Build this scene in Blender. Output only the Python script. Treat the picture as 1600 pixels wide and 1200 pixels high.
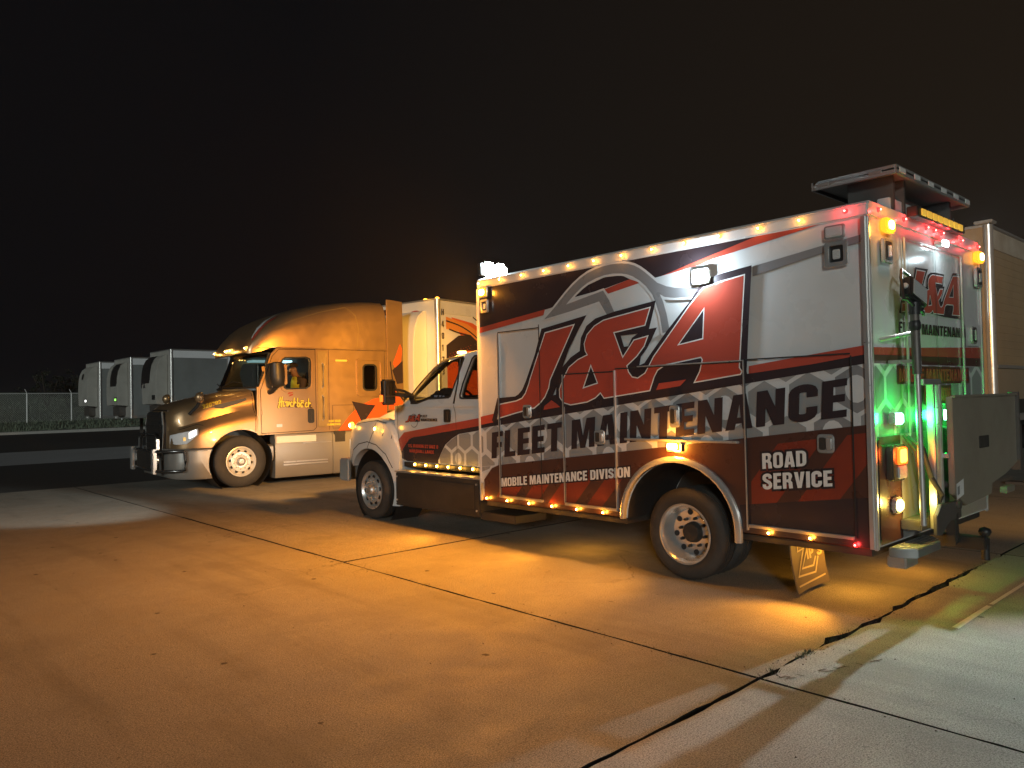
import bpy, bmesh, math, random
from mathutils import Vector, Matrix
from mathutils.geometry import tessellate_polygon
random.seed(7)
for o in list(bpy.data.objects): bpy.data.objects.remove(o)
SC = bpy.context.scene
COL = SC.collection
PI = math.pi

# ------------------------------------------------------------------ camera
cam_d = bpy.data.cameras.new('camera'); cam = bpy.data.objects.new('camera', cam_d); COL.objects.link(cam)
RT = (0.7362555273, -0.6763796352, -0.0209377082)
DN = (-0.0010622452, 0.0297855252, -0.9995557484)
FW = (0.6767027930, 0.7359506857, 0.0212112766)
cam.matrix_world = Matrix(((RT[0], -DN[0], -FW[0], 0), (RT[1], -DN[1], -FW[1], 0), (RT[2], -DN[2], -FW[2], 1.65), (0, 0, 0, 1)))
cam_d.sensor_width = 36; cam_d.lens = 1186 * 36 / 1600; cam_d.clip_start = .05; cam_d.clip_end = 2000
SC.camera = cam

# ------------------------------------------------------------------ night sky, yard light, exposure
world = bpy.data.worlds.new('World'); SC.world = world; world.use_nodes = True
wn = world.node_tree.nodes; wl = world.node_tree.links; wn.clear()
wo = wn.new('ShaderNodeOutputWorld'); bg = wn.new('ShaderNodeBackground'); wl.new(bg.outputs[0], wo.inputs[0])
tc = wn.new('ShaderNodeTexCoord'); sx = wn.new('ShaderNodeSeparateXYZ'); wl.new(tc.outputs['Generated'], sx.inputs[0])
dotp = wn.new('ShaderNodeVectorMath'); dotp.operation = 'DOT_PRODUCT'; wl.new(tc.outputs['Generated'], dotp.inputs[0])
dotp.inputs[1].default_value = (.98, -.2, 0)
rmp = wn.new('ShaderNodeValToRGB'); wl.new(dotp.outputs['Value'], rmp.inputs[0])
# amber lamp glare put into the sky colour at the right, black night to the left
rmp.color_ramp.elements[0].position = .25; rmp.color_ramp.elements[0].color = (.0036, .0036, .0042, 1)
rmp.color_ramp.elements[1].position = 1; rmp.color_ramp.elements[1].color = (.015, .0102, .0062, 1)
wl.new(rmp.outputs[0], bg.inputs[0]); bg.inputs[1].default_value = 1.0
sun_d = bpy.data.lights.new('yard_light', 'SUN'); sun = bpy.data.objects.new('yard_light', sun_d); COL.objects.link(sun)
sun_d.energy = .84; sun_d.angle = math.radians(6); sun_d.color = (.93, 1, .95)
sd = Vector((math.cos(math.radians(11)) * .76, math.cos(math.radians(11)) * .65, -math.sin(math.radians(11))))
sun.rotation_euler = sd.to_track_quat('-Z', 'Y').to_euler()
SC.view_settings.view_transform = 'Standard'; SC.view_settings.look = 'None'
SC.view_settings.exposure = 0; SC.view_settings.gamma = 1; SC.view_settings.use_curve_mapping = False
SC.cycles.use_denoising = True
SC.cycles.max_bounces = 6; SC.cycles.diffuse_bounces = 3; SC.cycles.glossy_bounces = 4; SC.cycles.transparent_max_bounces = 12
SC.cycles.sample_clamp_indirect = 3; SC.cycles.caustics_reflective = False; SC.cycles.caustics_refractive = False

# ------------------------------------------------------------------ materials
MATS = {}
def mat(name, col, rough=.5, metal=0, coat=0, var=0, vscale=3, bump=0, bscale=40, emit=None, estr=0, alpha=1, spec=.5, dirt=None, dscale=1.5, damt=.5, trans=0):
    if name in MATS: return MATS[name]
    m = bpy.data.materials.new(name); m.use_nodes = True
    nt = m.node_tree; n = nt.nodes; l = nt.links
    p = n['Principled BSDF']
    p.inputs['Base Color'].default_value = (*col, 1); p.inputs['Roughness'].default_value = rough
    p.inputs['Metallic'].default_value = metal; p.inputs['Coat Weight'].default_value = coat
    p.inputs['Coat Roughness'].default_value = .06
    p.inputs['Specular IOR Level'].default_value = spec; p.inputs['Alpha'].default_value = alpha
    p.inputs['Transmission Weight'].default_value = trans
    t = n.new('ShaderNodeTexCoord')
    src = None
    if var or dirt:
        nz = n.new('ShaderNodeTexNoise'); nz.inputs['Scale'].default_value = vscale; nz.inputs['Detail'].default_value = 6
        l.new(t.outputs['Object'], nz.inputs['Vector'])
        mx = n.new('ShaderNodeMix'); mx.data_type = 'RGBA'
        mx.inputs[6].default_value = (*[c * (1 - var) for c in col], 1); mx.inputs[7].default_value = (*[min(1, c * (1 + var)) for c in col], 1)
        l.new(nz.outputs['Fac'], mx.inputs[0]); src = mx.outputs[2]
        mr = n.new('ShaderNodeMapRange'); mr.inputs[3].default_value = rough * .75; mr.inputs[4].default_value = min(1, rough * 1.3)
        l.new(nz.outputs['Fac'], mr.inputs[0]); l.new(mr.outputs[0], p.inputs['Roughness'])
    if dirt:
        nd = n.new('ShaderNodeTexNoise'); nd.inputs['Scale'].default_value = dscale; nd.inputs['Detail'].default_value = 9; nd.inputs['Roughness'].default_value = .65
        l.new(t.outputs['Object'], nd.inputs['Vector'])
        rp = n.new('ShaderNodeMapRange'); rp.inputs[1].default_value = .45; rp.inputs[2].default_value = .72; rp.inputs[4].default_value = damt
        l.new(nd.outputs['Fac'], rp.inputs[0])
        m2 = n.new('ShaderNodeMix'); m2.data_type = 'RGBA'; l.new(rp.outputs[0], m2.inputs[0]); l.new(src, m2.inputs[6]); m2.inputs[7].default_value = (*dirt, 1)
        src = m2.outputs[2]
    if src is not None: l.new(src, p.inputs['Base Color'])
    if bump:
        nb = n.new('ShaderNodeTexNoise'); nb.inputs['Scale'].default_value = bscale; nb.inputs['Detail'].default_value = 5
        l.new(t.outputs['Object'], nb.inputs['Vector'])
        b = n.new('ShaderNodeBump'); b.inputs['Strength'].default_value = bump; b.inputs['Distance'].default_value = .01
        l.new(nb.outputs['Fac'], b.inputs['Height']); l.new(b.outputs[0], p.inputs['Normal'])
    if emit:
        p.inputs['Emission Color'].default_value = (*emit, 1); p.inputs['Emission Strength'].default_value = estr
    MATS[name] = m
    return m

WHITE = mat('white_paint', (.66, .675, .67), .28, bump=.08, bscale=3, coat=.5, var=.03, vscale=2, dirt=(.5, .47, .42), dscale=2.2, damt=.18)
RAILW = mat('rail_paint', (.72, .72, .71), .35, coat=.3, var=.04, dirt=(.42, .40, .36), damt=.3)
RED = mat('red_vinyl', (.46, .078, .05), .25, bump=.08, bscale=3, coat=.45, var=.05)
NAVY = mat('dark_vinyl', (.040, .028, .032), .25, bump=.08, bscale=3, coat=.45, var=.08)
MAROON = mat('maroon_vinyl', (.115, .026, .020), .28, coat=.4, var=.12, vscale=2)
BROWNV = mat('brown_vinyl', (.085, .035, .026), .28, coat=.4, var=.1)
LOWRED = mat('lower_red_vinyl', (.24, .040, .022), .28, coat=.4, var=.1)
VWHITE = mat('white_vinyl', (.80, .80, .78), .3, coat=.3, var=.02)
GREY = mat('grey_vinyl', (.25, .25, .255), .28, coat=.4, var=.04)
HEXD = mat('hex_grey_vinyl', (.30, .31, .31), .28, coat=.4, var=.05)
HEXL = mat('hex_light_vinyl', (.66, .67, .67), .28, coat=.4, var=.04)
SEAM = mat('seam_shadow_gap', (.02, .02, .02), .8)
CHROME = mat('chrome', (.80, .80, .78), .20, metal=.72, var=.04, vscale=8)
ALU = mat('polished_aluminium', (.74, .73, .71), .30, metal=.7, var=.08, vscale=14)
ALUR = mat('brushed_aluminium', (.56, .55, .53), .42, metal=.75, var=.1, vscale=9, bump=.15, bscale=60)
STEEL = mat('grey_steel', (.16, .15, .14), .5, metal=.6, var=.18, vscale=6, dirt=(.12, .08, .05), damt=.45, bump=.2, bscale=30)
PLATE = mat('platform_steel', (.33, .29, .225), .5, metal=.3, var=.12, vscale=3, dirt=(.15, .11, .08), damt=.4, bump=.15, bscale=25)
BLACKP = mat('black_plastic', (.022, .022, .023), .42, var=.15, vscale=10, bump=.1)
BLACKM = mat('black_steel', (.030, .028, .026), .5, var=.2, vscale=5, dirt=(.09, .075, .06), damt=.4, bump=.15)
RUBBER = mat('tyre_rubber', (.030, .029, .028), .72, var=.2, vscale=6, dirt=(.11, .095, .075), dscale=3, damt=.45, bump=.3, bscale=50)
FLAPM = mat('flap_rubber', (.16, .125, .07), .55, var=.2, vscale=5, dirt=(.2, .16, .1), dscale=4, damt=.4)
FLAPY = mat('flap_print', (.62, .50, .22), .6, var=.12)
GLASSD = mat('dark_glass', (.012, .013, .014), .05, spec=.6)
def glass(name, tint, a):
    m = bpy.data.materials.new(name); m.use_nodes = True
    nt = m.node_tree; n = nt.nodes; l = nt.links; n.clear()
    o = n.new('ShaderNodeOutputMaterial'); t = n.new('ShaderNodeBsdfTransparent'); t.inputs[0].default_value = (*tint, 1)
    g = n.new('ShaderNodeBsdfGlossy'); g.inputs['Roughness'].default_value = .03
    lw = n.new('ShaderNodeLayerWeight'); lw.inputs[0].default_value = .5
    pw = n.new('ShaderNodeMath'); pw.operation = 'POWER'; l.new(lw.outputs['Facing'], pw.inputs[0]); pw.inputs[1].default_value = 4.5
    f = n.new('ShaderNodeMath'); f.operation = 'MULTIPLY_ADD'; l.new(pw.outputs[0], f.inputs[0]); f.inputs[1].default_value = .85; f.inputs[2].default_value = .045
    mx = n.new('ShaderNodeMixShader'); l.new(f.outputs[0], mx.inputs[0]); l.new(t.outputs[0], mx.inputs[1]); l.new(g.outputs[0], mx.inputs[2]); l.new(mx.outputs[0], o.inputs[0])
    return m
GLASS = glass('clear_glass', (.66, .68, .67), .1)
GLASSC = glass('smoked_glass', (.42, .42, .41), .1)
GLASST = glass('tinted_glass', (.13, .14, .13), .1)
def emis(name, col, s, base=(.5, .5, .5)):
    return mat(name, base, .3, emit=col, estr=s)
AMB = emis('amber_lens_lit', (1, .40, .035), 7, (.8, .3, .02))
AMBC = emis('amber_core', (1, .66, .22), 60, (.9, .6, .2))
AMBB = emis('amber_strobe_lens', (1, .36, .015), 1.7, (.8, .35, .02))
AMBH = emis('strobe_core', (1, .72, .30), 30, (.9, .7, .3))
AMBD = emis('amber_lens_dim', (1, .55, .07), .55, (.75, .42, .05))
REDL = emis('red_lens_lit', (1, .03, .03), 2.6, (.7, .02, .02))
REDC = emis('red_core', (1, .25, .2), 9, (.8, .2, .2))
GRNL = emis('green_lens_lit', (.25, 1, .55), 18, (.1, .6, .2))
WHTL = emis('white_led_lit', (.80, .95, 1), 30, (.9, .9, .9))
WHTD = mat('clear_lens', (.62, .64, .64), .2, coat=.5, spec=.8, var=.1, vscale=60, bump=.6, bscale=130)
TAILL = emis('tail_lamp_lit', (1, .12, .01), 3.2, (.7, .1, .02))
TAILC = emis('tail_lamp_core', (1, .45, .06), 5, (.7, .3, .02))
WARML = emis('warm_fog_lamp', (1, .78, .22), 9, (.9, .8, .5))
HEADL = emis('headlamp_lens', (1, .88, .66), 1.1, (.8, .8, .78))
COPPER = mat('copper_paint', (.46, .30, .16), .36, metal=.72, coat=.6, var=.05, vscale=5)
SILVER = mat('silver_paint', (.36, .345, .32), .38, metal=.5, coat=.3, var=.06, vscale=3, dirt=(.22, .19, .15), damt=.3)
ORANGEV = mat('orange_vinyl', (.75, .12, .03), .3, coat=.4, var=.06)
YELV = mat('yellow_vinyl', (.86, .68, .08), .3, coat=.3, emit=(1, .8, .1), estr=0)
TRWHITE = mat('trailer_white', (.88, .90, .92), .42, var=.03, vscale=1.2, dirt=(.6, .58, .55), dscale=.8, damt=.25)
TRFACE = mat('trailer_front_grey', (.44, .43, .39), .5, var=.08, vscale=1.5, dirt=(.2, .19, .16), dscale=1, damt=.45)
TRSIDE = mat('trailer_side_grey', (.25, .268, .265), .5, var=.06, vscale=1, dirt=(.1, .1, .09), dscale=.7, damt=.4)
TRTAN = mat('trailer_tan', (.36, .26, .15), .5, var=.10, vscale=2.5, dirt=(.2, .15, .1), dscale=1.1, damt=.5, bump=.12, bscale=8)
SKIN = mat('skin', (.42, .22, .13), .55, var=.06)
HAIR = mat('dark_hair', (.03, .02, .015), .7)
VEST = mat('hi_vis_vest', (.72, .74, .10), .6, emit=(.8, .9, .1), estr=.0)
JACK = mat('brown_jacket', (.10, .06, .04), .8, var=.15, vscale=20)
SEATM = mat('seat_fabric', (.05, .045, .042), .8, var=.2, vscale=20)
BAGB = mat('bag_fabric', (.015, .018, .025), .7, var=.2, vscale=20)
BLUEW = mat('pale_blue_print', (.55, .65, .85), .5)

# ------------------------------------------------------------------ mesh builder
class MB:
    def __init__(s): s.v = []; s.f = []
    def add(s, vs, fs):
        b = len(s.v); s.v += [tuple(v) for v in vs]; s.f += [tuple(i + b for i in f) for f in fs]; return s
    def box(s, x0, x1, y0, y1, z0, z1):
        vs = [(x0, y0, z0), (x1, y0, z0), (x1, y1, z0), (x0, y1, z0), (x0, y0, z1), (x1, y0, z1), (x1, y1, z1), (x0, y1, z1)]
        return s.add(vs, [(0, 3, 2, 1), (4, 5, 6, 7), (0, 1, 5, 4), (1, 2, 6, 5), (2, 3, 7, 6), (3, 0, 4, 7)])
    def prism(s, poly, ax, a, b, holes=()):
        """poly of 2D points in the plane normal to axis ax, extruded a..b. Plane coords are the other two axes in xyz order."""
        def P(p, d):
            q = [0, 0, 0]; k = [i for i in range(3) if i != ax]; q[ax] = d; q[k[0]] = p[0]; q[k[1]] = p[1]; return tuple(q)
        loops = [list(poly)] + [list(h) for h in holes]
        flat = [p for lp in loops for p in lp]; n = len(flat)
        if holes: tris = tessellate_polygon([[Vector((p[0], p[1], 0)) for p in lp] for lp in loops])
        else:
            tris = [tuple(range(n))]
        vs = [P(p, a) for p in flat] + [P(p, b) for p in flat]
        fs = [tuple(t) for t in tris] + [tuple(i + n for i in reversed(t)) for t in tris]
        st = 0
        for lp in loops:
            m = len(lp)
            for i in range(m):
                j = (i + 1) % m; fs.append((st + i, st + i + n, st + j + n, st + j))
            st += m
        return s.add(vs, fs)
    def sheet(s, poly, ax, d, holes=()):
        def P(p):
            q = [0, 0, 0]; k = [i for i in range(3) if i != ax]; q[ax] = d; q[k[0]] = p[0]; q[k[1]] = p[1]; return tuple(q)
        loops = [list(poly)] + [list(h) for h in holes]
        flat = [p for lp in loops for p in lp]
        tris = tessellate_polygon([[Vector((p[0], p[1], 0)) for p in lp] for lp in loops])
        return s.add([P(p) for p in flat], [tuple(t) for t in tris])
    def cyl(s, c, ax, r, a, b, n=24, r2=None):
        r2 = r if r2 is None else r2; k = [i for i in range(3) if i != ax]
        vs = []
        for d, rr in ((a, r), (b, r2)):
            for i in range(n):
                t = 2 * PI * i / n; q = [0, 0, 0]; q[ax] = d; q[k[0]] = c[0] + rr * math.cos(t); q[k[1]] = c[1] + rr * math.sin(t); vs.append(tuple(q))
        fs = [tuple(range(n)), tuple(range(2 * n - 1, n - 1, -1))] + [(i, i + n, (i + 1) % n + n, (i + 1) % n) for i in range(n)]
        return s.add(vs, fs)
    def lathe(s, prof, c, ax, n=36):
        """prof: (d along ax, radius); c: centre in the other two axes"""
        k = [i for i in range(3) if i != ax]; vs = []; m = len(prof)
        for i in range(n):
            t = 2 * PI * i / n
            for d, r in prof:
                q = [0, 0, 0]; q[ax] = d; q[k[0]] = c[0] + r * math.cos(t); q[k[1]] = c[1] + r * math.sin(t); vs.append(tuple(q))
        fs = []
        for i in range(n):
            j = (i + 1) % n
            for q in range(m - 1): fs.append((i * m + q, i * m + q + 1, j * m + q + 1, j * m + q))
        return s.add(vs, fs)
    def tube(s, pts, r, n=8):
        pts = [Vector(p) for p in pts]; vs = []; m = len(pts)
        for i, p in enumerate(pts):
            d = ((pts[min(i + 1, m - 1)] - p).normalized() + (p - pts[max(i - 1, 0)]).normalized()).normalized()
            u = d.cross(Vector((0, 0, 1)))
            if u.length < .05: u = d.cross(Vector((1, 0, 0)))
            u.normalize(); w = d.cross(u)
            for j in range(n):
                t = 2 * PI * j / n; vs.append(tuple(p + r * (math.cos(t) * u + math.sin(t) * w)))
        fs = [tuple(range(n - 1, -1, -1)), tuple(range((m - 1) * n, m * n))]
        for i in range(m - 1):
            for j in range(n):
                k = (j + 1) % n; fs.append((i * n + j, i * n + k, (i + 1) * n + k, (i + 1) * n + j))
        return s.add(vs, fs)
    def loft(s, secs, closed=True, caps=True):
        m = len(secs[0]); vs = [p for sc in secs for p in sc]; fs = []
        for i in range(len(secs) - 1):
            for j in range(m if closed else m - 1):
                k = (j + 1) % m; fs.append((i * m + j, i * m + k, (i + 1) * m + k, (i + 1) * m + j))
        if caps: fs += [tuple(range(m - 1, -1, -1)), tuple(range((len(secs) - 1) * m, len(secs) * m))]
        return s.add(vs, fs)
    def mapv(s, fn): s.v = [tuple(fn(v)) for v in s.v]; return s
    def build(s, name, m, parent=None, bevel=0, seg=2, smooth=35, weld=True, loc=None):
        bm = bmesh.new()
        vs = [bm.verts.new(v) for v in s.v]
        for f in s.f:
            try: bm.faces.new([vs[i] for i in f])
            except ValueError: pass
        if weld: bmesh.ops.remove_doubles(bm, verts=bm.verts, dist=1e-5)
        bmesh.ops.recalc_face_normals(bm, faces=bm.faces)
        if bevel:
            ed = [e for e in bm.edges if len(e.link_faces) == 2 and e.calc_face_angle(0) > .5]
            bmesh.ops.bevel(bm, geom=ed, offset=bevel, segments=seg, affect='EDGES', clamp_overlap=True)
        me = bpy.data.meshes.new(name); bm.to_mesh(me); bm.free()
        for mm in (m if isinstance(m, (list, tuple)) else [m]): me.materials.append(mm)
        if smooth:
            me.shade_smooth(); me.set_sharp_from_angle(angle=math.radians(smooth))
        o = bpy.data.objects.new(name, me); COL.objects.link(o)
        if parent is not None: o.parent = parent
        if parent is not None and 'org' in parent: o.location = [-c for c in parent['org']]
        if loc: o.location = loc
        return o
def cut(o, cutter, ang=38):
    c = cutter.build('cutter', SEAM, smooth=0); c.matrix_world = o.matrix_world.copy()
    bpy.context.view_layer.update(); c.parent = o.parent; c.location = o.location
    md = o.modifiers.new('b', 'BOOLEAN'); md.object = c; md.operation = 'DIFFERENCE'; md.solver = 'EXACT'
    bpy.context.view_layer.update()
    me = bpy.data.meshes.new_from_object(o.evaluated_get(bpy.context.evaluated_depsgraph_get()))
    o.modifiers.clear(); o.data = me; bpy.data.objects.remove(c)
    me.shade_smooth(); me.set_sharp_from_angle(angle=math.radians(ang))
def thing(name, label, cat, loc=(0, 0, 0), rz=0, group=None, world_org=False):
    o = bpy.data.objects.new(name, None); COL.objects.link(o); o.location = loc; o.rotation_euler = (0, 0, rz)
    o['label'] = label; o['category'] = cat
    if group: o['group'] = group
    if world_org: o['org'] = list(loc)
    return o
def tag(o, label, cat, group=None):
    o['label'] = label; o['category'] = cat
    if group: o['group'] = group
    return o
def kind(o, k): o['kind'] = k; return o
def sub(parent_part, mb, name, m, **kw):
    """child of a part: parts hold vertices in the thing's own frame, so the sub-part sits at the part's origin"""
    o = mb.build(name, m, None, **kw); o.parent = parent_part; o.location = (0, 0, 0); return o
def lamp(name, typ, loc, energy, col, parent=None, rad=.03, to=None, angle=120, blend=.5):
    d = bpy.data.lights.new(name, typ); d.energy = energy; d.color = col
    d.shadow_soft_size = rad
    if typ == 'SPOT': d.spot_size = math.radians(angle); d.spot_blend = blend
    o = bpy.data.objects.new(name, d); COL.objects.link(o); o.location = loc
    if to is not None: o.rotation_euler = (Vector(to) - Vector(loc)).to_track_quat('-Z', 'Y').to_euler()
    if parent is not None:
        o.parent = parent
        if 'org' in parent: o.location = Vector(loc) - Vector(parent['org'])
    return o

def on_surface(o, pts, ax, start, off):
    """points in the two other axes dropped along axis ax onto the surface of o (its own frame), standing off by off"""
    from mathutils.bvhtree import BVHTree
    bm = bmesh.new(); bm.from_mesh(o.data); t = BVHTree.FromBMesh(bm); k = [i for i in range(3) if i != ax]; out = []
    for p in pts:
        q = [0, 0, 0]; q[ax] = start; q[k[0]] = p[0]; q[k[1]] = p[1]; d = Vector((0, 0, 0)); d[ax] = 1
        h = t.ray_cast(Vector(q), d)
        if h[0] is None: h = t.find_nearest(Vector(q))
        n = h[1] if h[1][ax] < 0 else -h[1]
        out.append(tuple(h[0] + n * off))
    bm.free(); return out
def strip_on(o, pl, w, ax, start, name, m, parent, off=.002, step=6):
    pp = []
    for a, b in zip(pl, pl[1:]):
        pp += [tuple(Vector(a).lerp(Vector(b), i / step)) for i in range(step)]
    pp.append(pl[-1]); th = thick(pp, w); n = len(pp); P = on_surface(o, th, ax, start, off)
    mb = MB().add(P, [(i, i + 1, 2 * n - 2 - i, 2 * n - 1 - i) for i in range(n - 1)])
    return mb.build(name, m, parent, smooth=0)
# ------------------------------------------------------------------ lettering
def arc(cx, cy, rx, ry, a0, a1, n=6):
    return [(cx + rx * math.cos(math.radians(a0 + (a1 - a0) * i / n)), cy + ry * math.sin(math.radians(a0 + (a1 - a0) * i / n))) for i in range(n + 1)]
def rr(x0, y0, x1, y1, r, n=4):
    return arc(x1 - r, y0 + r, r, r, -90, 0, n) + arc(x1 - r, y1 - r, r, r, 0, 90, n) + arc(x0 + r, y1 - r, r, r, 90, 180, n) + arc(x0 + r, y0 + r, r, r, 180, 270, n)
def thick(pl, w, closed=False):
    L = []; Rr = []; n = len(pl)
    for i in range(n):
        p = Vector(pl[i])
        a = (p - Vector(pl[i - 1])).normalized() if i > 0 else (Vector(pl[1]) - p).normalized()
        b = (Vector(pl[i + 1]) - p).normalized() if i < n - 1 else a
        t = (a + b); t = t.normalized() if t.length > .2 else a
        nn = Vector((-t.y, t.x)); k = w / 2 / max(.5, nn.dot(Vector((-a.y, a.x))))
        L.append(tuple(p + nn * k)); Rr.append(tuple(p - nn * k))
    return L + Rr[::-1]
def inflate(poly, d):
    n = len(poly); A = sum(poly[i][0] * poly[(i + 1) % n][1] - poly[(i + 1) % n][0] * poly[i][1] for i in range(n))
    sg = 1 if A > 0 else -1; out = []
    for i in range(n):
        p = Vector(poly[i]); a = p - Vector(poly[i - 1]); b = Vector(poly[(i + 1) % n]) - p
        if a.length < 1e-6 or b.length < 1e-6: out.append(tuple(p)); continue
        na = Vector((a.y, -a.x)).normalized() * sg; nb = Vector((b.y, -b.x)).normalized() * sg
        t = na + nb
        if t.length < .3: t = na
        t.normalize(); k = d / max(.45, t.dot(na)); out.append(tuple(p + t * k))
    return out
W_ = .56
GL = {
 'A': (.60, [[(0, 0), (.16, 1), (.44, 1), (.60, 0), (.39, 0), (.365, .17), (.235, .17), (.21, 0)]], [[(.26, .34), (.34, .34), (.30, .72)]]),
 'B': (.56, [[(0, 0), *arc(.34, .22, .22, .22, -90, 60, 5), (.49, .51), *arc(.34, .77, .20, .23, -30, 90, 5), (0, 1)]], [[(.21, .17), (.30, .17), (.345, .21), (.345, .37), (.30, .42), (.21, .42)], [(.21, .59), (.29, .59), (.33, .63), (.33, .79), (.29, .83), (.21, .83)]]),
 'C': (.56, [thick([(.455, .64), (.455, .78), *arc(.28, .78, .175, .12, 30, 150, 6), (.105, .78), (.105, .22), *arc(.28, .22, .175, .12, 210, 330, 6), (.455, .22), (.455, .38)], .21)], []),
 'D': (.56, [[(0, 0), *arc(.30, .26, .26, .26, -90, 0, 5), *arc(.30, .74, .26, .26, 0, 90, 5), (0, 1)]], [[(.21, .17), (.31, .17), (.35, .22), (.35, .78), (.31, .83), (.21, .83)]]),
 'E': (.46, [[(0, 0), (.46, 0), (.46, .19), (.21, .19), (.21, .41), (.42, .41), (.42, .60), (.21, .60), (.21, .81), (.45, .81), (.45, 1), (0, 1)]], []),
 'F': (.44, [[(0, 0), (.21, 0), (.21, .40), (.40, .40), (.40, .59), (.21, .59), (.21, .81), (.44, .81), (.44, 1), (0, 1)]], []),
 'H': (.56, [[(0, 0), (.2, 0), (.2, .4), (.36, .4), (.36, 0), (.56, 0), (.56, 1), (.36, 1), (.36, .6), (.2, .6), (.2, 1), (0, 1)]], []),
 'I': (.21, [[(0, 0), (.21, 0), (.21, 1), (0, 1)]], []),
 'L': (.43, [[(0, 0), (.43, 0), (.43, .19), (.21, .19), (.21, 1), (0, 1)]], []),
 'M': (.74, [[(0, 0), (.18, 0), (.18, .62), (.29, 0), (.45, 0), (.56, .62), (.56, 0), (.74, 0), (.74, 1), (.47, 1), (.37, .42), (.27, 1), (0, 1)]], []),
 'N': (.58, [[(0, 0), (.19, 0), (.19, .52), (.36, 0), (.58, 0), (.58, 1), (.39, 1), (.39, .5), (.22, 1), (0, 1)]], []),
 'O': (.56, [rr(0, 0, .56, 1, .2)], [rr(.2, .17, .36, .83, .07)]),
 'P': (.54, [[(0, 0), (.21, 0), (.21, .37), *arc(.31, .60, .23, .23, -90, 0, 4), *arc(.31, .77, .23, .23, 0, 90, 4), (0, 1)]], [[(.21, .54), (.29, .54), (.33, .59), (.33, .78), (.29, .83), (.21, .83)]]),
 'R': (.57, [[(0, 0), (.21, 0), (.21, .40), (.27, .40), (.33, .34), (.35, 0), (.57, 0), (.54, .38), (.46, .48), *arc(.34, .77, .20, .23, -40, 90, 5), (0, 1)]], [[(.21, .57), (.29, .57), (.335, .62), (.335, .78), (.29, .83), (.21, .83)]]),
 'S': (.56, [thick([(.455, .68), *arc(.28, .78, .175, .12, 0, 180, 8), (.105, .68), (.15, .60), (.40, .43), (.455, .33), *arc(.28, .22, .175, .12, 0, -180, 8), (.105, .33)], .2)], []),
 'T': (.50, [[(.145, 0), (.355, 0), (.355, .81), (.50, .81), (.50, 1), (0, 1), (0, .81), (.145, .81)]], []),
 'U': (.56, [[(0, 1), (0, .24), *arc(.22, .24, .22, .24, 180, 270, 4), *arc(.34, .24, .22, .24, 270, 360, 4), (.56, 1), (.35, 1), (.35, .2), (.21, .2), (.21, 1)]], []),
 'V': (.58, [[(0, 1), (.18, 0), (.40, 0), (.58, 1), (.37, 1), (.29, .38), (.21, 1)]], []),
 'X': (.58, [[(0, 0), (.2, 0), (.29, .28), (.38, 0), (.58, 0), (.41, .5), (.57, 1), (.37, 1), (.29, .72), (.21, 1), (.01, 1), (.17, .5)]], []),
 "'": (.16, [[(.02, .68), (.13, .68), (.16, 1), (0, 1)]], []),
 '0': (.52, [rr(0, 0, .52, 1, .2)], [rr(.19, .17, .33, .83, .07)]),
 '1': (.34, [[(.12, 0), (.33, 0), (.33, 1), (.15, 1), (0, .82), (0, .68), (.12, .72)]], []),
 '2': (.52, [thick([(.1, .68), *arc(.26, .76, .165, .15, 180, 0, 8), (.42, .62), (.13, .16), (.13, .095), (.5, .095)], .18)], []),
 '3': (.52, [thick([(.1, .74), *arc(.26, .77, .16, .14, 170, -60, 8), (.24, .52), *arc(.26, .26, .165, .17, 70, -170, 8)], .17)], []),
 '4': (.54, [[(.28, 0), (.46, 0), (.46, .2), (.54, .2), (.54, .36), (.46, .36), (.46, 1), (.24, 1), (0, .38), (0, .2), (.28, .2)]], [[(.16, .36), (.28, .36), (.28, .7)]]),
 '5': (.52, [thick([(.47, .905), (.12, .905), (.10, .56), *arc(.25, .36, .17, .25, 110, -150, 9)], .17)], []),
 '7': (.50, [[(.08, 0), (.29, 0), (.5, .84), (.5, 1), (0, 1), (0, .81), (.29, .81)]], []),
 '8': (.54, [rr(0, 0, .54, 1, .2)], [rr(.18, .15, .36, .43, .06), rr(.18, .58, .36, .85, .06)]),
}
def text(s, height, width=None, gap=.07, space=.26, slant=0, grow=0):
    """block lettering: list of (outline, holes), baseline at 0, scaled to the given height and total width"""
    x = 0; out = []
    for ch in s:
        if ch == ' ': x += space; continue
        w, outs, holes = GL[ch]
        for o in outs:
            out.append(([(px + x, py) for px, py in o], [[(px + x, py) for px, py in h] for h in holes] if o is outs[0] else []))
        x += w + gap
    x -= gap
    kx = (width - slant * height) / x if width else height
    res = []
    for o, hs in out:
        f = lambda p: (p[0] * kx + slant * p[1] * height, p[1] * height)
        o2 = [f(p) for p in o]; h2 = [[f(p) for p in h] for h in hs]
        if grow: o2 = inflate(o2, grow); h2 = []
        res.append((o2, h2))
    return res
def clip(poly, cl):
    """clip poly to the convex polygon cl"""
    A = sum(cl[i][0] * cl[(i + 1) % len(cl)][1] - cl[(i + 1) % len(cl)][0] * cl[i][1] for i in range(len(cl)))
    if A < 0: cl = cl[::-1]
    out = list(poly)
    for i in range(len(cl)):
        a = cl[i]; b = cl[(i + 1) % len(cl)]; src = out; out = []
        ins = lambda p: (b[0] - a[0]) * (p[1] - a[1]) - (b[1] - a[1]) * (p[0] - a[0])
        for j in range(len(src)):
            p = src[j]; q = src[(j + 1) % len(src)]; dp = ins(p); dq = ins(q)
            if dp >= 0: out.append(p)
            if dp * dq < 0:
                t = dp / (dp - dq); out.append((p[0] + t * (q[0] - p[0]), p[1] + t * (q[1] - p[1])))
        if len(out) < 3: return []
    return out

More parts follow.
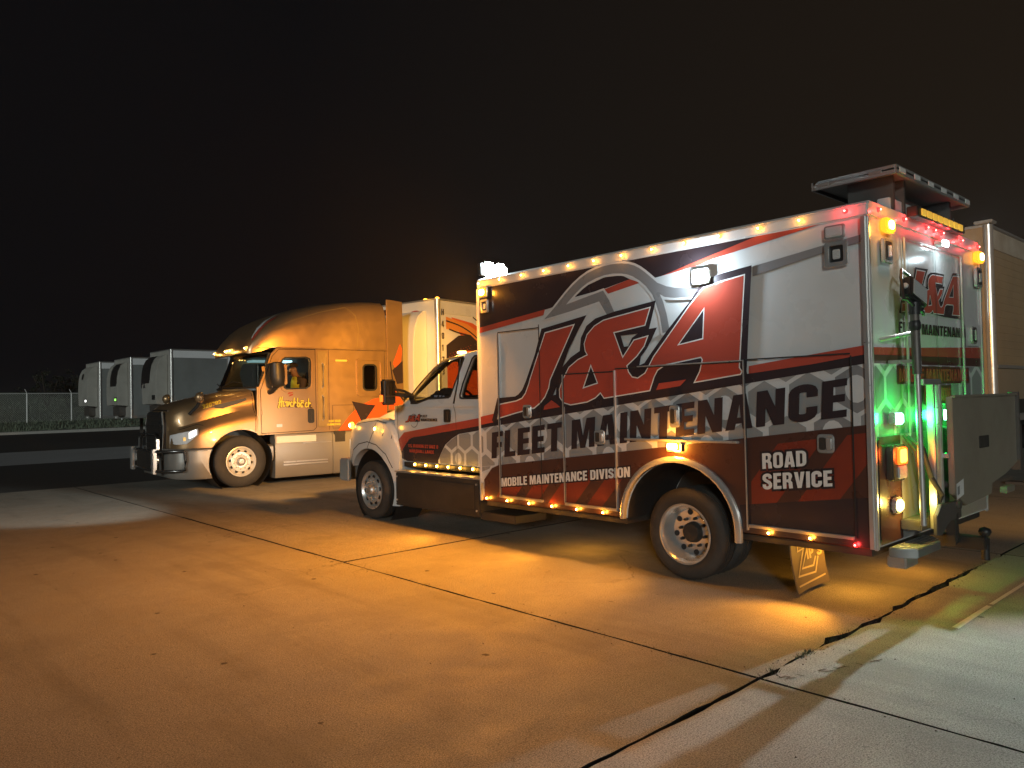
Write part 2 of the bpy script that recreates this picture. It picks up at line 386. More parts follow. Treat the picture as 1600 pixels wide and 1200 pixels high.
# ------------------------------------------------------------------ ground
def concrete(name, col, warm):
    m = bpy.data.materials.new(name); m.use_nodes = True; nt = m.node_tree; n = nt.nodes; l = nt.links
    p = n['Principled BSDF']; p.inputs['Specular IOR Level'].default_value = .35
    t = n.new('ShaderNodeNewGeometry')
    def noise(s, d, r=.55):
        q = n.new('ShaderNodeTexNoise'); q.inputs['Scale'].default_value = s; q.inputs['Detail'].default_value = d; q.inputs['Roughness'].default_value = r
        l.new(t.outputs['Position'], q.inputs['Vector']); return q.outputs['Fac']
    def ramp(src, a, b, lo, hi):
        q = n.new('ShaderNodeMapRange'); q.inputs[1].default_value = a; q.inputs[2].default_value = b; q.inputs[3].default_value = lo; q.inputs[4].default_value = hi
        l.new(src, q.inputs[0]); return q.outputs[0]
    def mixc(f, a, b):
        q = n.new('ShaderNodeMix'); q.data_type = 'RGBA'; l.new(f, q.inputs[0])
        for i, c in ((6, a), (7, b)):
            if isinstance(c, tuple): q.inputs[i].default_value = (*c, 1)
            else: l.new(c, q.inputs[i])
        return q.outputs[2]
    big = ramp(noise(.45, 4), .3, .7, 0, 1)
    c = mixc(big, tuple(x * .74 for x in col), tuple(x * 1.16 for x in col))
    c = mixc(ramp(noise(1.6, 7, .65), .42, .75, 0, .6), c, warm)
    c = mixc(ramp(noise(9, 8, .7), .35, .75, 0, .5), c, tuple(x * .6 for x in col))
    c = mixc(ramp(noise(150, 3, .6), .44, .62, 0, .9), c, tuple(x * 1.7 for x in col))
    c = mixc(ramp(noise(95, 2, .6), .52, .66, 0, .8), c, tuple(x * .38 for x in col))
    c = mixc(ramp(noise(.9, 5, .6), .52, .62, 0, .35), c, tuple(x * .62 for x in col))
    mp = n.new('ShaderNodeMapping'); mp.inputs['Scale'].default_value = (2.2, .22, 1); mp.inputs['Rotation'].default_value = (0, 0, .12); l.new(t.outputs['Position'], mp.inputs['Vector'])
    tn = n.new('ShaderNodeTexNoise'); tn.inputs['Scale'].default_value = 1.0; tn.inputs['Detail'].default_value = 7; tn.inputs['Roughness'].default_value = .6; l.new(mp.outputs[0], tn.inputs['Vector'])
    c = mixc(ramp(tn.outputs['Fac'], .52, .68, 0, .42), c, tuple(x * .5 for x in col))
    cw = n.new('ShaderNodeTexNoise'); cw.inputs['Scale'].default_value = 2.2; cw.inputs['Detail'].default_value = 6; l.new(t.outputs['Position'], cw.inputs['Vector'])
    ca_ = n.new('ShaderNodeMixRGB'); ca_.blend_type = 'ADD'; ca_.inputs[0].default_value = .55; l.new(t.outputs['Position'], ca_.inputs[1]); l.new(cw.outputs['Color'], ca_.inputs[2])
    cv = n.new('ShaderNodeTexVoronoi'); cv.feature = 'DISTANCE_TO_EDGE'; cv.inputs['Scale'].default_value = .55; l.new(ca_.outputs[0], cv.inputs['Vector'])
    cm_ = n.new('ShaderNodeMath'); cm_.operation = 'MULTIPLY'; l.new(ramp(cv.outputs['Distance'], .0012, .0032, .7, 0), cm_.inputs[0]); l.new(ramp(noise(.33, 3), .50, .60, 0, 1), cm_.inputs[1])
    c = mixc(cm_.outputs[0], c, tuple(x * .25 for x in col))
    vs_ = n.new('ShaderNodeTexVoronoi'); vs_.inputs['Scale'].default_value = 7; l.new(t.outputs['Position'], vs_.inputs['Vector'])
    c = mixc(ramp(vs_.outputs['Distance'], .05, .09, .5, 0), c, tuple(x * .4 for x in col))
    # dark specks: gum spots, oil drips
    v = n.new('ShaderNodeTexVoronoi'); v.inputs['Scale'].default_value = 2.6; l.new(t.outputs['Position'], v.inputs['Vector'])
    wob = n.new('ShaderNodeMath'); wob.operation = 'MULTIPLY_ADD'; l.new(noise(28, 2), wob.inputs[0]); wob.inputs[1].default_value = .10; l.new(v.outputs['Distance'], wob.inputs[2])
    sp = ramp(wob.outputs[0], .100, .122, .85, 0)
    keep = n.new('ShaderNodeSeparateColor'); l.new(v.outputs['Color'], keep.inputs[0])
    k2 = ramp(keep.outputs[0], .48, .52, 1, 0)
    mm = n.new('ShaderNodeMath'); mm.operation = 'MULTIPLY'; l.new(sp, mm.inputs[0]); l.new(k2, mm.inputs[1])
    c = mixc(mm.outputs[0], c, (.04, .035, .03))
    l.new(c, p.inputs['Base Color'])
    l.new(ramp(noise(3, 5), .3, .7, .62, .92), p.inputs['Roughness'])
    h = n.new('ShaderNodeMath'); h.operation = 'MULTIPLY_ADD'; l.new(noise(120, 4, .7), h.inputs[0]); h.inputs[1].default_value = .6; l.new(noise(22, 5), h.inputs[2])
    b = n.new('ShaderNodeBump'); b.inputs['Strength'].default_value = .75; b.inputs['Distance'].default_value = .006; l.new(h.outputs[0], b.inputs['Height']); l.new(b.outputs[0], p.inputs['Normal'])
    return m
CONC = concrete('worn_concrete', (.285, .27, .235), (.22, .175, .12))
CONC2 = concrete('pale_concrete', (.36, .355, .33), (.30, .28, .24))
ASPH = mat('asphalt', (.042, .042, .042), .85, var=.3, vscale=4, bump=.4, bscale=90)
GRASSG = mat('dark_grass_ground', (.14, .17, .125), .95, var=.35, vscale=1.2, bump=.5, bscale=12)
SOIL = mat('dark_soil', (.04, .035, .03), .95, var=.2, vscale=.3)
JOINT = mat('joint_filler', (.008, .007, .006), .9, var=.3, vscale=20)
kind(MB().box(-255, 255, -105, 275, -.9, -.31).build('ground', SOIL, smooth=0), 'structure')
kind(MB().box(-60, 90, -40, 27, -.3, -.14).build('joint_bed', JOINT, smooth=0), 'structure')
yard = bpy.data.objects.new('concrete_yard', None); COL.objects.link(yard); yard['kind'] = 'structure'
def wobble(a, b, amp, seed, step=.12):
    rnd = random.Random(seed); n = max(2, int((Vector(b) - Vector(a)).length / step)); d = (Vector(b) - Vector(a)); nn = Vector((-d.y, d.x)).normalized()
    v = 0; out = []
    for i in range(n):
        v = v * .72 + rnd.uniform(-amp, amp); k = v if i else 0
        if rnd.random() < .05: k += rnd.uniform(.2, 1) * amp * 3 * (1 if rnd.random() < .8 else -1)
        out.append(tuple(Vector(a) + d * i / n + nn * k))
    return out
def slab(x0, x1, y0, y1, seed, m=CONC, rough=(.003, .003, .003, .003), dz=0):
    g = .013
    a, b, c, d = (x0 + g, y0 + g), (x1 - g, y0 + g), (x1 - g, y1 - g), (x0 + g, y1 - g)
    near = abs((x0 + x1) / 2) < 14 and y0 < 20
    if near: poly = wobble(a, b, rough[0], seed) + wobble(b, c, rough[1], seed + 1) + wobble(c, d, rough[2], seed + 2) + wobble(d, a, rough[3], seed + 3)
    else: poly = [a, b, c, d]
    mb = MB(); tris = tessellate_polygon([[Vector((p[0], p[1], 0)) for p in poly]])
    n = len(poly)
    vs = [(p[0], p[1], dz) for p in poly] + [(p[0], p[1], -.15) for p in poly]
    mb.add(vs, [tuple(t) for t in tris] + [(i, (i + 1) % n, (i + 1) % n + n, i + n) for i in range(n)])
    o = mb.build('slab', [m, JOINT], yard, smooth=0)
    for p in o.data.polygons:
        if abs(p.normal.z) < .5: p.material_index = 1
    return o
# the slabs one can tell apart near the camera, then the same grid further out
XJ, YJ, P_ = 4.05, 2.33, 4.73
slab(-5.4, XJ, YJ, 18.2, 11, CONC, (.008, .004, .003, .003))
slab(XJ, XJ + P_, YJ, YJ + P_, 21, CONC, (.020, .003, .003, .004))
slab(XJ, XJ + P_, YJ + P_, YJ + 2 * P_, 31, CONC, (.003, .003, .003, .004), .003)
slab(XJ, XJ + P_, YJ + 2 * P_, 18.2, 41, CONC, (.003, .003, .003, .003))
slab(-5.4, XJ, YJ - 7, YJ, 51, CONC2, (.003, .003, .008, .003))
slab(XJ, XJ + P_, YJ - 7, YJ, 61, CONC2, (.003, .004, .016, .004))
for i in (1, 2, 3, 4, 5, 6):
    for (ya, yb) in ((YJ - 7, YJ), (YJ, YJ + P_), (YJ + P_, YJ + 2 * P_), (YJ + 2 * P_, 18.2), (18.2, 27)):
        slab(XJ + i * P_, XJ + (i + 1) * P_, ya, yb, 100 + i, CONC)
slab(-16, -5.4, YJ - 7, YJ, 71, CONC2); slab(-16, -5.4, YJ, 18.2, 72)
for i in range(-2, 3): slab(-16 + (i + 2) * 9, -7 + (i + 2) * 9, YJ - 16, YJ - 7, 80 + i)
kind(MB().box(-60, XJ + P_ - .02, 18.22, 27.2, -.3, -.004).build('asphalt_lane', ASPH, smooth=0), 'structure')
def quadsheet(name, pts, z, m):
    return kind(MB().add([(x, y, z) for x, y in pts] + [(x, y, z - .3) for x, y in pts], [(0, 1, 2, 3), (0, 4, 5, 1), (1, 5, 6, 2), (2, 6, 7, 3), (3, 7, 4, 0)]).build(name, m, smooth=0), 'structure')
quadsheet('drive_strip', [(-60, 27.25), (90, 27.25), (90, 36), (-60, 35.2)], -.006, mat('weathered_strip', (.42, .43, .445), .8, var=.2, vscale=.6, bump=.3))
quadsheet('access_road', [(-80, 35.25), (120, 36.1), (120, 66), (-80, 58)], -.012, ASPH)
def curb_y(x): return 61.6 + .24 * (x - 9)
cb = MB()
xs_ = [-80, -40, -10, 9, 20, 40, 90]
cb.loft([[(x, curb_y(x), -.05), (x, curb_y(x), .14), (x, curb_y(x) + .05, .16), (x, curb_y(x) + .55, .17), (x, curb_y(x) + .55, -.05)] for x in xs_])
kind(cb.build('kerb', mat('kerb_concrete', (.68, .68, .63), .8, var=.12, vscale=2), smooth=0), 'structure')
def bank(d): return 0 if d < 2 else (.062 * (d - 2) if d < 11 else min(3.2, .56 + .24 * (d - 11)))
gb = MB(); NX, NY = 60, 12; random.seed(3)
vs = []
for j in range(NY + 1):
    for i in range(NX + 1):
        x = -90 + i * 4; y0 = curb_y(x) + .5; y = y0 + [0, 1, 3, 5, 7, 9, 11, 13, 16, 22, 32, 60, 120][j]
        z = .16 + bank(y - y0) + (random.uniform(-.06, .06) if j > 0 else 0); vs.append((x, y, z))
gb.add(vs, [(j * (NX + 1) + i, j * (NX + 1) + i + 1, (j + 1) * (NX + 1) + i + 1, (j + 1) * (NX + 1) + i) for j in range(NY) for i in range(NX)])
kind(gb.build('grass_bank', GRASSG), 'structure')
# grass blades on the bank (nobody could count them)
random.seed(5); gr = MB()
for i in range(14000):
    x = random.uniform(2, 40); y0 = curb_y(x) + .6; y = y0 + random.uniform(0, 19); z = .14 + bank(y - y0)
    h = random.uniform(.08, .3); w = .03; a = random.uniform(0, PI); dx, dy = w * math.cos(a), w * math.sin(a)
    gr.add([(x - dx, y - dy, z), (x + dx, y + dy, z), (x + random.uniform(-.1, .1), y + random.uniform(-.1, .1), z + h)], [(0, 1, 2)])
kind(gr.build('grass', mat('grass_blades', (.17, .21, .145), .9, var=.3, vscale=.5), smooth=0, weld=False), 'stuff')
# weeds and grit in the chipped joints
random.seed(9); wd = MB()
def tuft(x, y, n, h, r):
    for _ in range(n):
        a = random.uniform(0, 2 * PI); rr_ = random.uniform(0, r); px, py = x + rr_ * math.cos(a), y + rr_ * math.sin(a) * .5; b = random.uniform(0, PI); w = .004
        hh = h * random.uniform(.4, 1); lean = random.uniform(-.03, .03), random.uniform(-.03, .03)
        wd.add([(px - w * math.cos(b), py - w * math.sin(b), -.02), (px + w * math.cos(b), py + w * math.sin(b), -.02), (px + lean[0], py + lean[1], hh)], [(0, 1, 2)])
for i in range(26): tuft(random.uniform(4.05, 8.5), YJ + random.uniform(-.012, .012), 14, random.uniform(.008, .028), .06)
for x in (4.55, 4.62, 4.68, 4.2, 5.02): tuft(x, YJ, 30, .032, .05)
for i in range(20): tuft(XJ + random.uniform(-.01, .01), random.uniform(2.4, 12), 12, random.uniform(.006, .02), .035)
kind(wd.build('weeds', mat('joint_weeds', (.05, .055, .03), .9, var=.3, vscale=9), smooth=0, weld=False), 'stuff')
gt = MB()
for i in range(900):
    if random.random() < .45: x, y = XJ + random.gauss(0, .05), random.uniform(1.2, 13)
    elif random.random() < .6: x, y = random.uniform(4, 9), YJ + random.gauss(0, .05)
    else: x, y = random.uniform(.2, 8), random.uniform(.8, 10)
    r = random.choice((.003, .004, .005, .008)); a = random.uniform(0, PI)
    vs = [(x + r * math.cos(a + k * PI / 2) * random.uniform(.6, 1.2), y + r * math.sin(a + k * PI / 2) * random.uniform(.6, 1.2), .001) for k in range(4)] + [(x, y, r * .9)]
    gt.add(vs, [(0, 1, 4), (1, 2, 4), (2, 3, 4), (3, 0, 4)])
kind(gt.build('gravel', mat('grit', (.12, .10, .08), .9, var=.5, vscale=30), smooth=0, weld=False), 'stuff')
# painted bay line and the marks scratched in the slab when it was wet
ln = MB()
seg = [(5.83, 1.825), (6.6, 1.832), (6.605, 1.870), (5.84, 1.872)]
ln.add([(x, y, .004) for x, y in seg], [(0, 1, 2, 3)]); ln.add([(x, y, .004) for x, y in ((6.66, 1.838), (9.2, 1.83), (9.2, 1.862), (6.66, 1.868))], [(0, 1, 2, 3)])
kind(ln.build('painted_line', mat('worn_white_paint', (.8, .8, .77), .7, var=.25, vscale=12), smooth=0), 'structure')
sc = MB()
def scr(pts, w=.009):
    sc.add([(p[0], p[1], .0035) for p in thick(pts, w)], [tuple(range(2 * len(pts)))])
def at(u, v): return (4.12 + .9 * u - .02 * v, 2.20 - .34 * u + .3 * v)
for pts in ([(.02, .3), (.1, .32), (.1, .2), (.02, .1), (.12, .08)], [(.2, .3), (.2, .06)], [(.50, .26), (.42, .28), (.42, .08), (.5, .06)], [(.58, .28), (.58, .06)], [(.58, .17), (.68, .17)], [(.68, .28), (.68, .06)], [(.82, .26), (.82, .05)], [(.94, .15), (1.08, .15)], [(1.01, .25), (1.01, .05)]):
    scr([at(p[0] * .75, p[1] * .6) for p in pts])
kind(sc.build('scratched_marks', mat('scratch_groove', (.10, .09, .07), .9), smooth=0), 'structure')

# ------------------------------------------------------------------ wheels
def wheel(parent, ax, c, d0, sgn, R, rimR, width, style, rimmat, own=True):
    """wheel about axis ax through c (other two coords); d0 = outer face position, sgn = outward direction. tyre > rim, hub, nut ring, hand holes"""
    D = lambda t: d0 - sgn * t
    ty = MB(); w = width
    ty.lathe([(D(.03), rimR), (D(.012), rimR + .03), (D(.0), rimR + (R - rimR) * .5), (D(.012), R - .035), (D(.035), R - .008), (D(.05), R), (D(.085), R), (D(.088), R - .012), (D(.098), R - .012), (D(.1), R), (D(w * .48), R), (D(w * .49), R - .012), (D(w * .53), R - .012), (D(w * .54), R), (D(w - .1), R), (D(w - .098), R - .012), (D(w - .088), R - .012), (D(w - .085), R), (D(w - .04), R - .005), (D(w), R - .06), (D(w - .03), rimR)], c, ax, 48)
    for i in range(40):   # shoulder lugs
        t = 2 * PI * i / 40; k = [q for q in range(3) if q != ax]
        pts = []
        for dt, rr_, dd in ((-.045, R - .012, .034), (.045, R - .012, .034), (.045, R + .004, .062), (-.045, R + .004, .062), (-.045, R - .045, .010), (.045, R - .045, .010)):
            q = [0, 0, 0]; q[ax] = D(dd); q[k[0]] = c[0] + rr_ * math.cos(t + dt * .75); q[k[1]] = c[1] + rr_ * math.sin(t + dt * .75); pts.append(tuple(q))
        ty.add(pts, [(4, 5, 1, 0), (0, 1, 2, 3)])
    T = ty.build('wheel', RUBBER, parent, smooth=40)
    rm = MB()
    if style == 'flat':      # steer wheel: disc near the outer face
        rm.lathe([(D(.03), rimR + .004), (D(.012), rimR + .012), (D(.008), rimR - .004), (D(.02), rimR - .018), (D(.075), rimR - .045), (D(.05), rimR * .80), (D(.022), rimR * .66), (D(.02), rimR * .46), (D(.035), rimR * .42), (D(.05), 0.001)], c, ax, 48)
        hub = [(D(.05), rimR * .30), (D(-.005), rimR * .29), (D(-.03), rimR * .20), (D(-.035), rimR * .12), (D(-.032), 0.001)]; hr, hd, hs = rimR * .73, .032, .030; nr, nd = rimR * .52, .012
    else:                    # drive wheel: deep dish
        rm.lathe([(D(.03), rimR + .004), (D(.010), rimR + .014), (D(.005), rimR - .002), (D(.02), rimR - .016), (D(.05), rimR - .024), (D(.11), rimR - .034), (D(.15), rimR * .80), (D(.158), rimR * .70), (D(.16), rimR * .42), (D(.16), 0.001)], c, ax, 48)
        hub = [(D(.16), rimR * .37), (D(.115), rimR * .34), (D(.10), rimR * .30), (D(.098), rimR * .18), (D(.09), .001)]; hr, hd, hs = rimR * .70, .151, .026; nr, nd = rimR * .50, .135
    sub(T, rm, 'rim', rimmat, smooth=30)
    sub(T, MB().lathe(hub, c, ax, 28), 'hub', ALUR if style == 'flat' else BLACKM, smooth=30)
    k = [q for q in range(3) if q != ax]
    nb = MB(); hb = MB(); N = 10 if style == 'flat' else 8
    for i in range(N):
        t = 2 * PI * (i + .3) / N
        nb.cyl((c[0] + nr * math.cos(t), c[1] + nr * math.sin(t)), ax, .016, D(nd + .03), D(nd - .018), 6, .012)
        t += PI / N
        sub(T, MB().cyl((c[0] + hr * math.cos(t), c[1] + hr * math.sin(t)), ax, hs, D(hd + .004), D(hd - .003), 14), 'hand_hole', SEAM, smooth=0)
    sub(T, nb, 'nut_ring', CHROME if style == 'flat' else BLACKM, smooth=30)
    return T

# ------------------------------------------------------------------ service truck (drives towards +Y, driver side faces -X)
TR = thing('service_truck', 'white and red box bodied service truck with amber lights along roof and sill', 'truck', (6.98, 5.6, 0), world_org=True)
XS, XR = 5.715, 8.245; YR, YF = 2.31, 6.76; ZB, ZT = .505, 3.0
def arcp(cy, cz, r, a0, a1, n): return [(cy + r * math.cos(math.radians(a0 + (a1 - a0) * i / n)), cz + r * math.sin(math.radians(a0 + (a1 - a0) * i / n))) for i in range(n + 1)]
ARCH = [(4.63, ZB)] + [(4.035 + .595 * math.cos(math.radians(a)), .50 + .565 * math.sin(math.radians(a))) for a in range(0, 181, 12)] + [(3.44, ZB)]
body = MB().prism([(YF, ZB), (YF, ZT), (YR, ZT), (YR, ZB)] + ARCH[1:-1][::-1], 0, XS, XR).build('box_body', WHITE, TR, bevel=.012, smooth=30)
# roof cap and rails
rl = MB()
rl.prism([(5.695, 2.955), (5.695, 3.045), (5.735, 3.075), (8.225, 3.075), (8.265, 3.045), (8.265, 2.955)], 1, YR - .012, YF + .012)
rl.build('roof_rail', RAILW, TR, bevel=.01)
for (x, y) in ((5.705, YR), (8.255, YR), (5.705, YF), (8.255, YF)):
    MB().box(x - .018, x + .018, y - .018, y + .018, ZB - .01, 2.955).build('corner_post', ALU if y == YR else RAILW, TR, bevel=.008)
for (ya, yb) in ((YR + .05, 3.42), (4.65, YF - .05)): MB().box(5.74, 8.22, ya, yb, .44, .504).build('floor_pan', BLACKM, TR)
MB().box(6.46, 7.5, 3.42, 4.65, .44, .9).build('floor_pan', BLACKM, TR)
lin = MB(); lin.loft([[(x, 4.035 + .588 * math.cos(math.radians(a)), .50 + .558 * math.sin(math.radians(a))) for a in range(0, 181, 9)] for x in (5.717, 6.44)], closed=False, caps=False).build('wheel_liner', BLACKP, TR)
MB().box(6.45, 6.60, 2.42, 9.4, .42, .66).box(7.36, 7.51, 2.42, 9.4, .42, .66).box(6.4, 7.55, 3.2, 3.3, .3, .5).build('chassis_rail', BLACKM, TR)
MB().cyl((4.02, .42), 0, .08, 6.0, 8.0, 14).cyl((4.02, .42), 0, .2, 6.8, 7.15, 18).build('rear_axle', BLACKM, TR)
MB().cyl((9.36, .41), 0, .05, 5.95, 8.0, 12).box(6.4, 7.55, 8.75, 9.95, .55, 1.2).build('front_axle', BLACKM, TR)

# vinyl graphics: flat print on the flat side
lay = [5.7080]
def L_():
    lay[0] -= .00085; return lay[0]
def side(name, poly, m, holes=(), x=None):
    return MB().sheet(poly, 0, L_() if x is None else x, holes).build(name, m, TR, smooth=0)
def line(p, a, b):   # z at y on the line a-b
    return a[1] + (b[1] - a[1]) * (p - a[0]) / (b[0] - a[0])
BT = ((6.755, 1.330), (2.312, 1.869)); BB = ((6.755, .885), (2.312, 1.418))
zt = lambda y: line(y, *BT); zb = lambda y: line(y, *BB)
# compartment doors
for (y0, y1, z0, z1) in ((6.40, 5.745, .585, 2.41), (5.405, 4.725, .60, 1.90), (4.71, 3.345, 1.262, 1.925), (3.325, 2.45, .575, 1.94)):
    MB().box(5.7088, 5.716, y1, y0, z0, z1).build('compartment_door', WHITE, TR, bevel=.002, seg=1)
# upper dark panel with the red edge under it
side('dark_panel', [(6.757, 2.955), (3.35, 2.955), (3.20, 2.955), (4.162, 2.755), (4.60, 2.72), (5.667, 2.602), (6.757, 2.499)], NAVY)
side('red_stripe', [(6.757, 2.499), (5.667, 2.604), (5.69, 2.545), (6.757, 2.436)], RED)
side('red_stripe', [(4.162, 2.755), (3.20, 2.955), (2.66, 2.955), (3.622, 2.83), (3.742, 2.80)], RED)
# white field inside the ring
side('ring_field', [(5.56, 2.56), (5.358, 2.725), (5.147, 2.85), (4.946, 2.915), (4.753, 2.935), (4.605, 2.925), (4.462, 2.885), (4.342, 2.81), (4.24, 2.70), (4.16, 2.55), (4.12, 2.38), (4.10, 2.24), (4.6, 2.1), (5.2, 2.2)], WHITE)
side('dark_swoosh', [(5.255, 2.683), (5.089, 2.777), (4.833, 2.835), (4.618, 2.825), (4.519, 2.775), (4.845, 2.721)], NAVY)
side('red_swoosh', [(4.836, 2.716), (4.52, 2.775), (4.395, 2.725), (4.79, 2.668)], RED)
side('grey_bar', [(3.237, 2.712), (2.63, 2.789), (2.315, 2.826), (2.315, 2.772), (2.632, 2.73), (3.239, 2.631)], GREY)
ring_o = [(5.675, 2.50), (5.53, 2.60), (5.358, 2.735), (5.25, 2.81), (5.147, 2.866), (5.05, 2.905), (4.946, 2.93), (4.85, 2.944), (4.753, 2.948), (4.68, 2.946), (4.605, 2.938), (4.53, 2.922), (4.462, 2.897), (4.40, 2.862), (4.342, 2.82), (4.276, 2.765), (4.20, 2.70), (4.10, 2.655), (4.016, 2.632), (3.836, 2.61), (3.70, 2.58), (3.70, 2.52), (3.85, 2.53), (4.019, 2.54), (4.12, 2.56), (4.175, 2.59)]
ring_i = [(4.14, 2.52), (4.105, 2.40), (4.075, 2.244), (4.155, 2.234), (4.18, 2.39), (4.215, 2.50), (4.26, 2.60), (4.33, 2.685), (4.40, 2.745), (4.483, 2.797), (4.55, 2.825), (4.617, 2.842), (4.72, 2.856), (4.832, 2.855), (4.94, 2.838), (5.048, 2.809), (5.13, 2.772), (5.213, 2.723), (5.31, 2.655), (5.351, 2.622), (5.1, 2.665), (4.85, 2.705), (4.775, 2.60), (4.70, 2.45), (4.80, 2.45), (4.905, 2.605), (5.28, 2.548)]
side('ring_outline', inflate(ring_o + ring_i, .022), HEXL)
side('ring', ring_o + ring_i, GREY)
# honeycomb band
band = [BT[0], BT[1], BB[1], (6.441, .921), (6.55, .885), (6.66, .80), (6.755, .665)]
side('honeycomb_band', band, HEXL)
xh = L_()
cellw, cellh = .37, .43; qi = 0
bandc = [(6.755, zt(6.755)), (2.312, zt(2.312)), (2.312, zb(2.312)), (6.755, zb(6.755))]
cornc = [(6.755, zb(6.755) - .004), (6.46, zb(6.46) - .004), (6.56, .885), (6.66, .80), (6.755, .67)]
for r in range(-2, 3):
    for c in range(-1, 14):
        cy = 6.86 - c * cellw - (cellw / 2 if r % 2 else 0); cz = (zt(cy) + zb(cy)) / 2 + r * .317 + .05
        k = .183 if (r + c) % 5 else .172
        hx = [(cy + k * math.cos(math.radians(a)), cz + k * math.sin(math.radians(a))) for a in range(30, 390, 60)]
        cl_ = clip(hx, bandc)
        c2_ = clip(hx, cornc)
        if len(c2_) >= 3: MB().sheet(c2_, 0, xh).build('hexagon', HEXD, TR, smooth=0)
        if len(cl_) >= 3:
            h_ = MB().sheet(cl_, 0, xh).build('hexagon', HEXD if (r * 3 + c) % 4 else GREY, TR, smooth=0)
            if (c * 2 + r) % 3 == 0:
                e_ = clip([(cy + .085 * math.cos(math.radians(a)), cz + .105 * math.sin(math.radians(a))) for a in range(0, 360, 24)], bandc)
                if len(e_) >= 3: MB().sheet(e_, 0, xh - .0008).build('oval', HEXL, h_, smooth=0)
lay[0] -= .001
# navy and red middle stripe
side('dark_stripe', [(6.757, 1.40), (6.50, 1.435), (6.3, 1.60), (5.5, 1.70), (4.902, 1.70), (4.30, 1.712), (3.295, 1.828), (2.312, 1.938), BT[1], BT[0]], NAVY)
side('red_stripe', [(3.293, 1.891), (2.82, 1.948), (2.384, 1.996), (2.312, 2.002), (2.312, 1.938), (2.767, 1.878), (3.295, 1.828)], RED)
side('red_stripe', [(6.757, 1.462), (6.48, 1.505), (6.53, 1.40), (6.757, 1.368)], RED)
# lower panel: brown-red base, red slanting bands, dark sill
lowp = [(6.56, .88), (6.441, .921), BB[1], (2.312, ZB + .004), (3.44, ZB + .004)] + [(4.035 + .600 * math.cos(math.radians(a)), .50 + .570 * math.sin(math.radians(a))) for a in range(180, -1, -12)] + [(4.63, ZB + .004), (6.70, ZB + .004), (6.70, .74)]
side('lower_panel', lowp, BROWNV)
xb = L_()
for (ya, w_) in ((6.55, .30), (6.10, .22), (5.72, .36), (5.20, .20)):
    for reg in ([(6.70, .56), (4.66, .56), (4.66, .98), (6.70, .76)],):
        p_ = clip([(ya, .50), (ya - w_, .50), (ya - w_ - .50, 1.05), (ya - .50, 1.05)], reg)
        if len(p_) >= 3: MB().sheet(p_, 0, xb).build('slanted_band', LOWRED, TR, smooth=0)
for (ya, w_) in ((3.48, .34), (2.98, .30), (2.50, .30)):
    p_ = clip([(ya, .70), (ya - w_, .70), (ya - w_ - .55, 1.42), (ya - .55, 1.42)], [(3.30, .735), (2.32, .88), (2.32, 1.36), (3.30, 1.22)])
    if len(p_) >= 3: MB().sheet(p_, 0, xb).build('slanted_band', LOWRED, TR, smooth=0)
MB().sheet([(3.41, .735), (2.312, .885), (2.312, ZB + .006), (3.43, ZB + .006)], 0, xb - .0008).build('dark_sill', NAVY, TR, smooth=0)
lay[0] -= .0016
# monogram: black shape, white keyline, red letters
side('logo_black', [(5.711, 2.4), (5.068, 2.484), (5.162, 2.369), (5.313, 2.167), (5.402, 2.003), (5.517, 1.759), (5.56, 1.69), (5.686, 1.562), (5.843, 1.509), (6.513, 1.405), (6.54, 1.42), (6.44, 1.676), (6.142, 1.690), (6.089, 1.712), (6.028, 1.76), (5.966, 1.855), (5.817, 2.136)], NAVY)
side('logo_black', [(4.214, 2.537), (4.702, 2.485), (4.951, 2.44), (5.071, 2.377), (5.149, 2.262), (5.169, 2.131), (5.295, 2.074), (5.413, 1.981), (5.505, 1.79), (5.519, 1.681), (5.468, 1.58), (5.425, 1.567), (4.902, 1.639), (4.311, 1.662), (3.297, 1.756), (3.312, 1.85), (3.282, 2.237), (3.24, 2.72), (3.509, 2.693), (3.703, 2.661), (3.839, 2.497), (4.102, 2.247), (4.299, 2.04), (4.36, 1.97), (4.42, 1.95), (4.40, 2.03), (4.331, 2.10), (4.268, 2.19), (4.208, 2.288), (4.298, 2.282)], NAVY, [[(4.635, 2.246), (4.429, 2.251), (4.501, 2.214), (4.548, 2.139), (4.597, 2.136)]])
J_ = [(5.652, 2.348), (5.249, 2.397), (5.601, 1.858), (5.625, 1.771), (5.683, 1.68), (5.752, 1.62), (5.842, 1.567), (6.126, 1.515), (6.429, 1.453), (6.394, 1.600), (6.122, 1.634), (6.029, 1.662), (5.972, 1.715), (5.913, 1.82), (5.895, 1.866)]
AA = [(4.287, 2.475), (4.713, 2.425), (4.845, 2.408), (4.963, 2.362), (5.06, 2.286), (5.10, 2.199), (5.089, 2.13), (5.058, 2.084), (5.193, 2.041), (5.319, 1.969), (5.407, 1.849), (5.457, 1.75), (5.455, 1.672), (5.409, 1.618), (5.309, 1.594), (5.084, 1.621), (4.975, 1.66), (4.905, 1.71), (4.859, 1.655), (4.31, 1.716), (4.257, 1.84), (4.217, 1.90), (4.13, 1.945), (3.746, 1.995), (3.729, 1.968), (3.757, 1.868), (3.812, 1.778), (3.373, 1.830), (3.36, 1.847), (3.383, 1.88), (3.314, 2.645), (3.536, 2.617), (3.706, 2.586), (3.859, 2.439), (4.028, 2.256), (4.251, 2.02), (4.308, 1.935), (4.353, 1.872), (4.442, 1.826), (4.512, 1.84), (4.555, 1.891), (4.575, 1.956), (4.453, 2.04), (4.363, 2.13), (4.323, 2.212), (4.475, 2.187), (4.618, 2.027), (4.726, 2.286), (4.348, 2.325)]
AH1 = [(5.023, 1.992), (5.141, 1.75), (4.932, 1.796)]; AH2 = [(3.699, 2.422), (3.992, 2.107), (3.719, 2.144)]
xk = L_(); xr = L_()
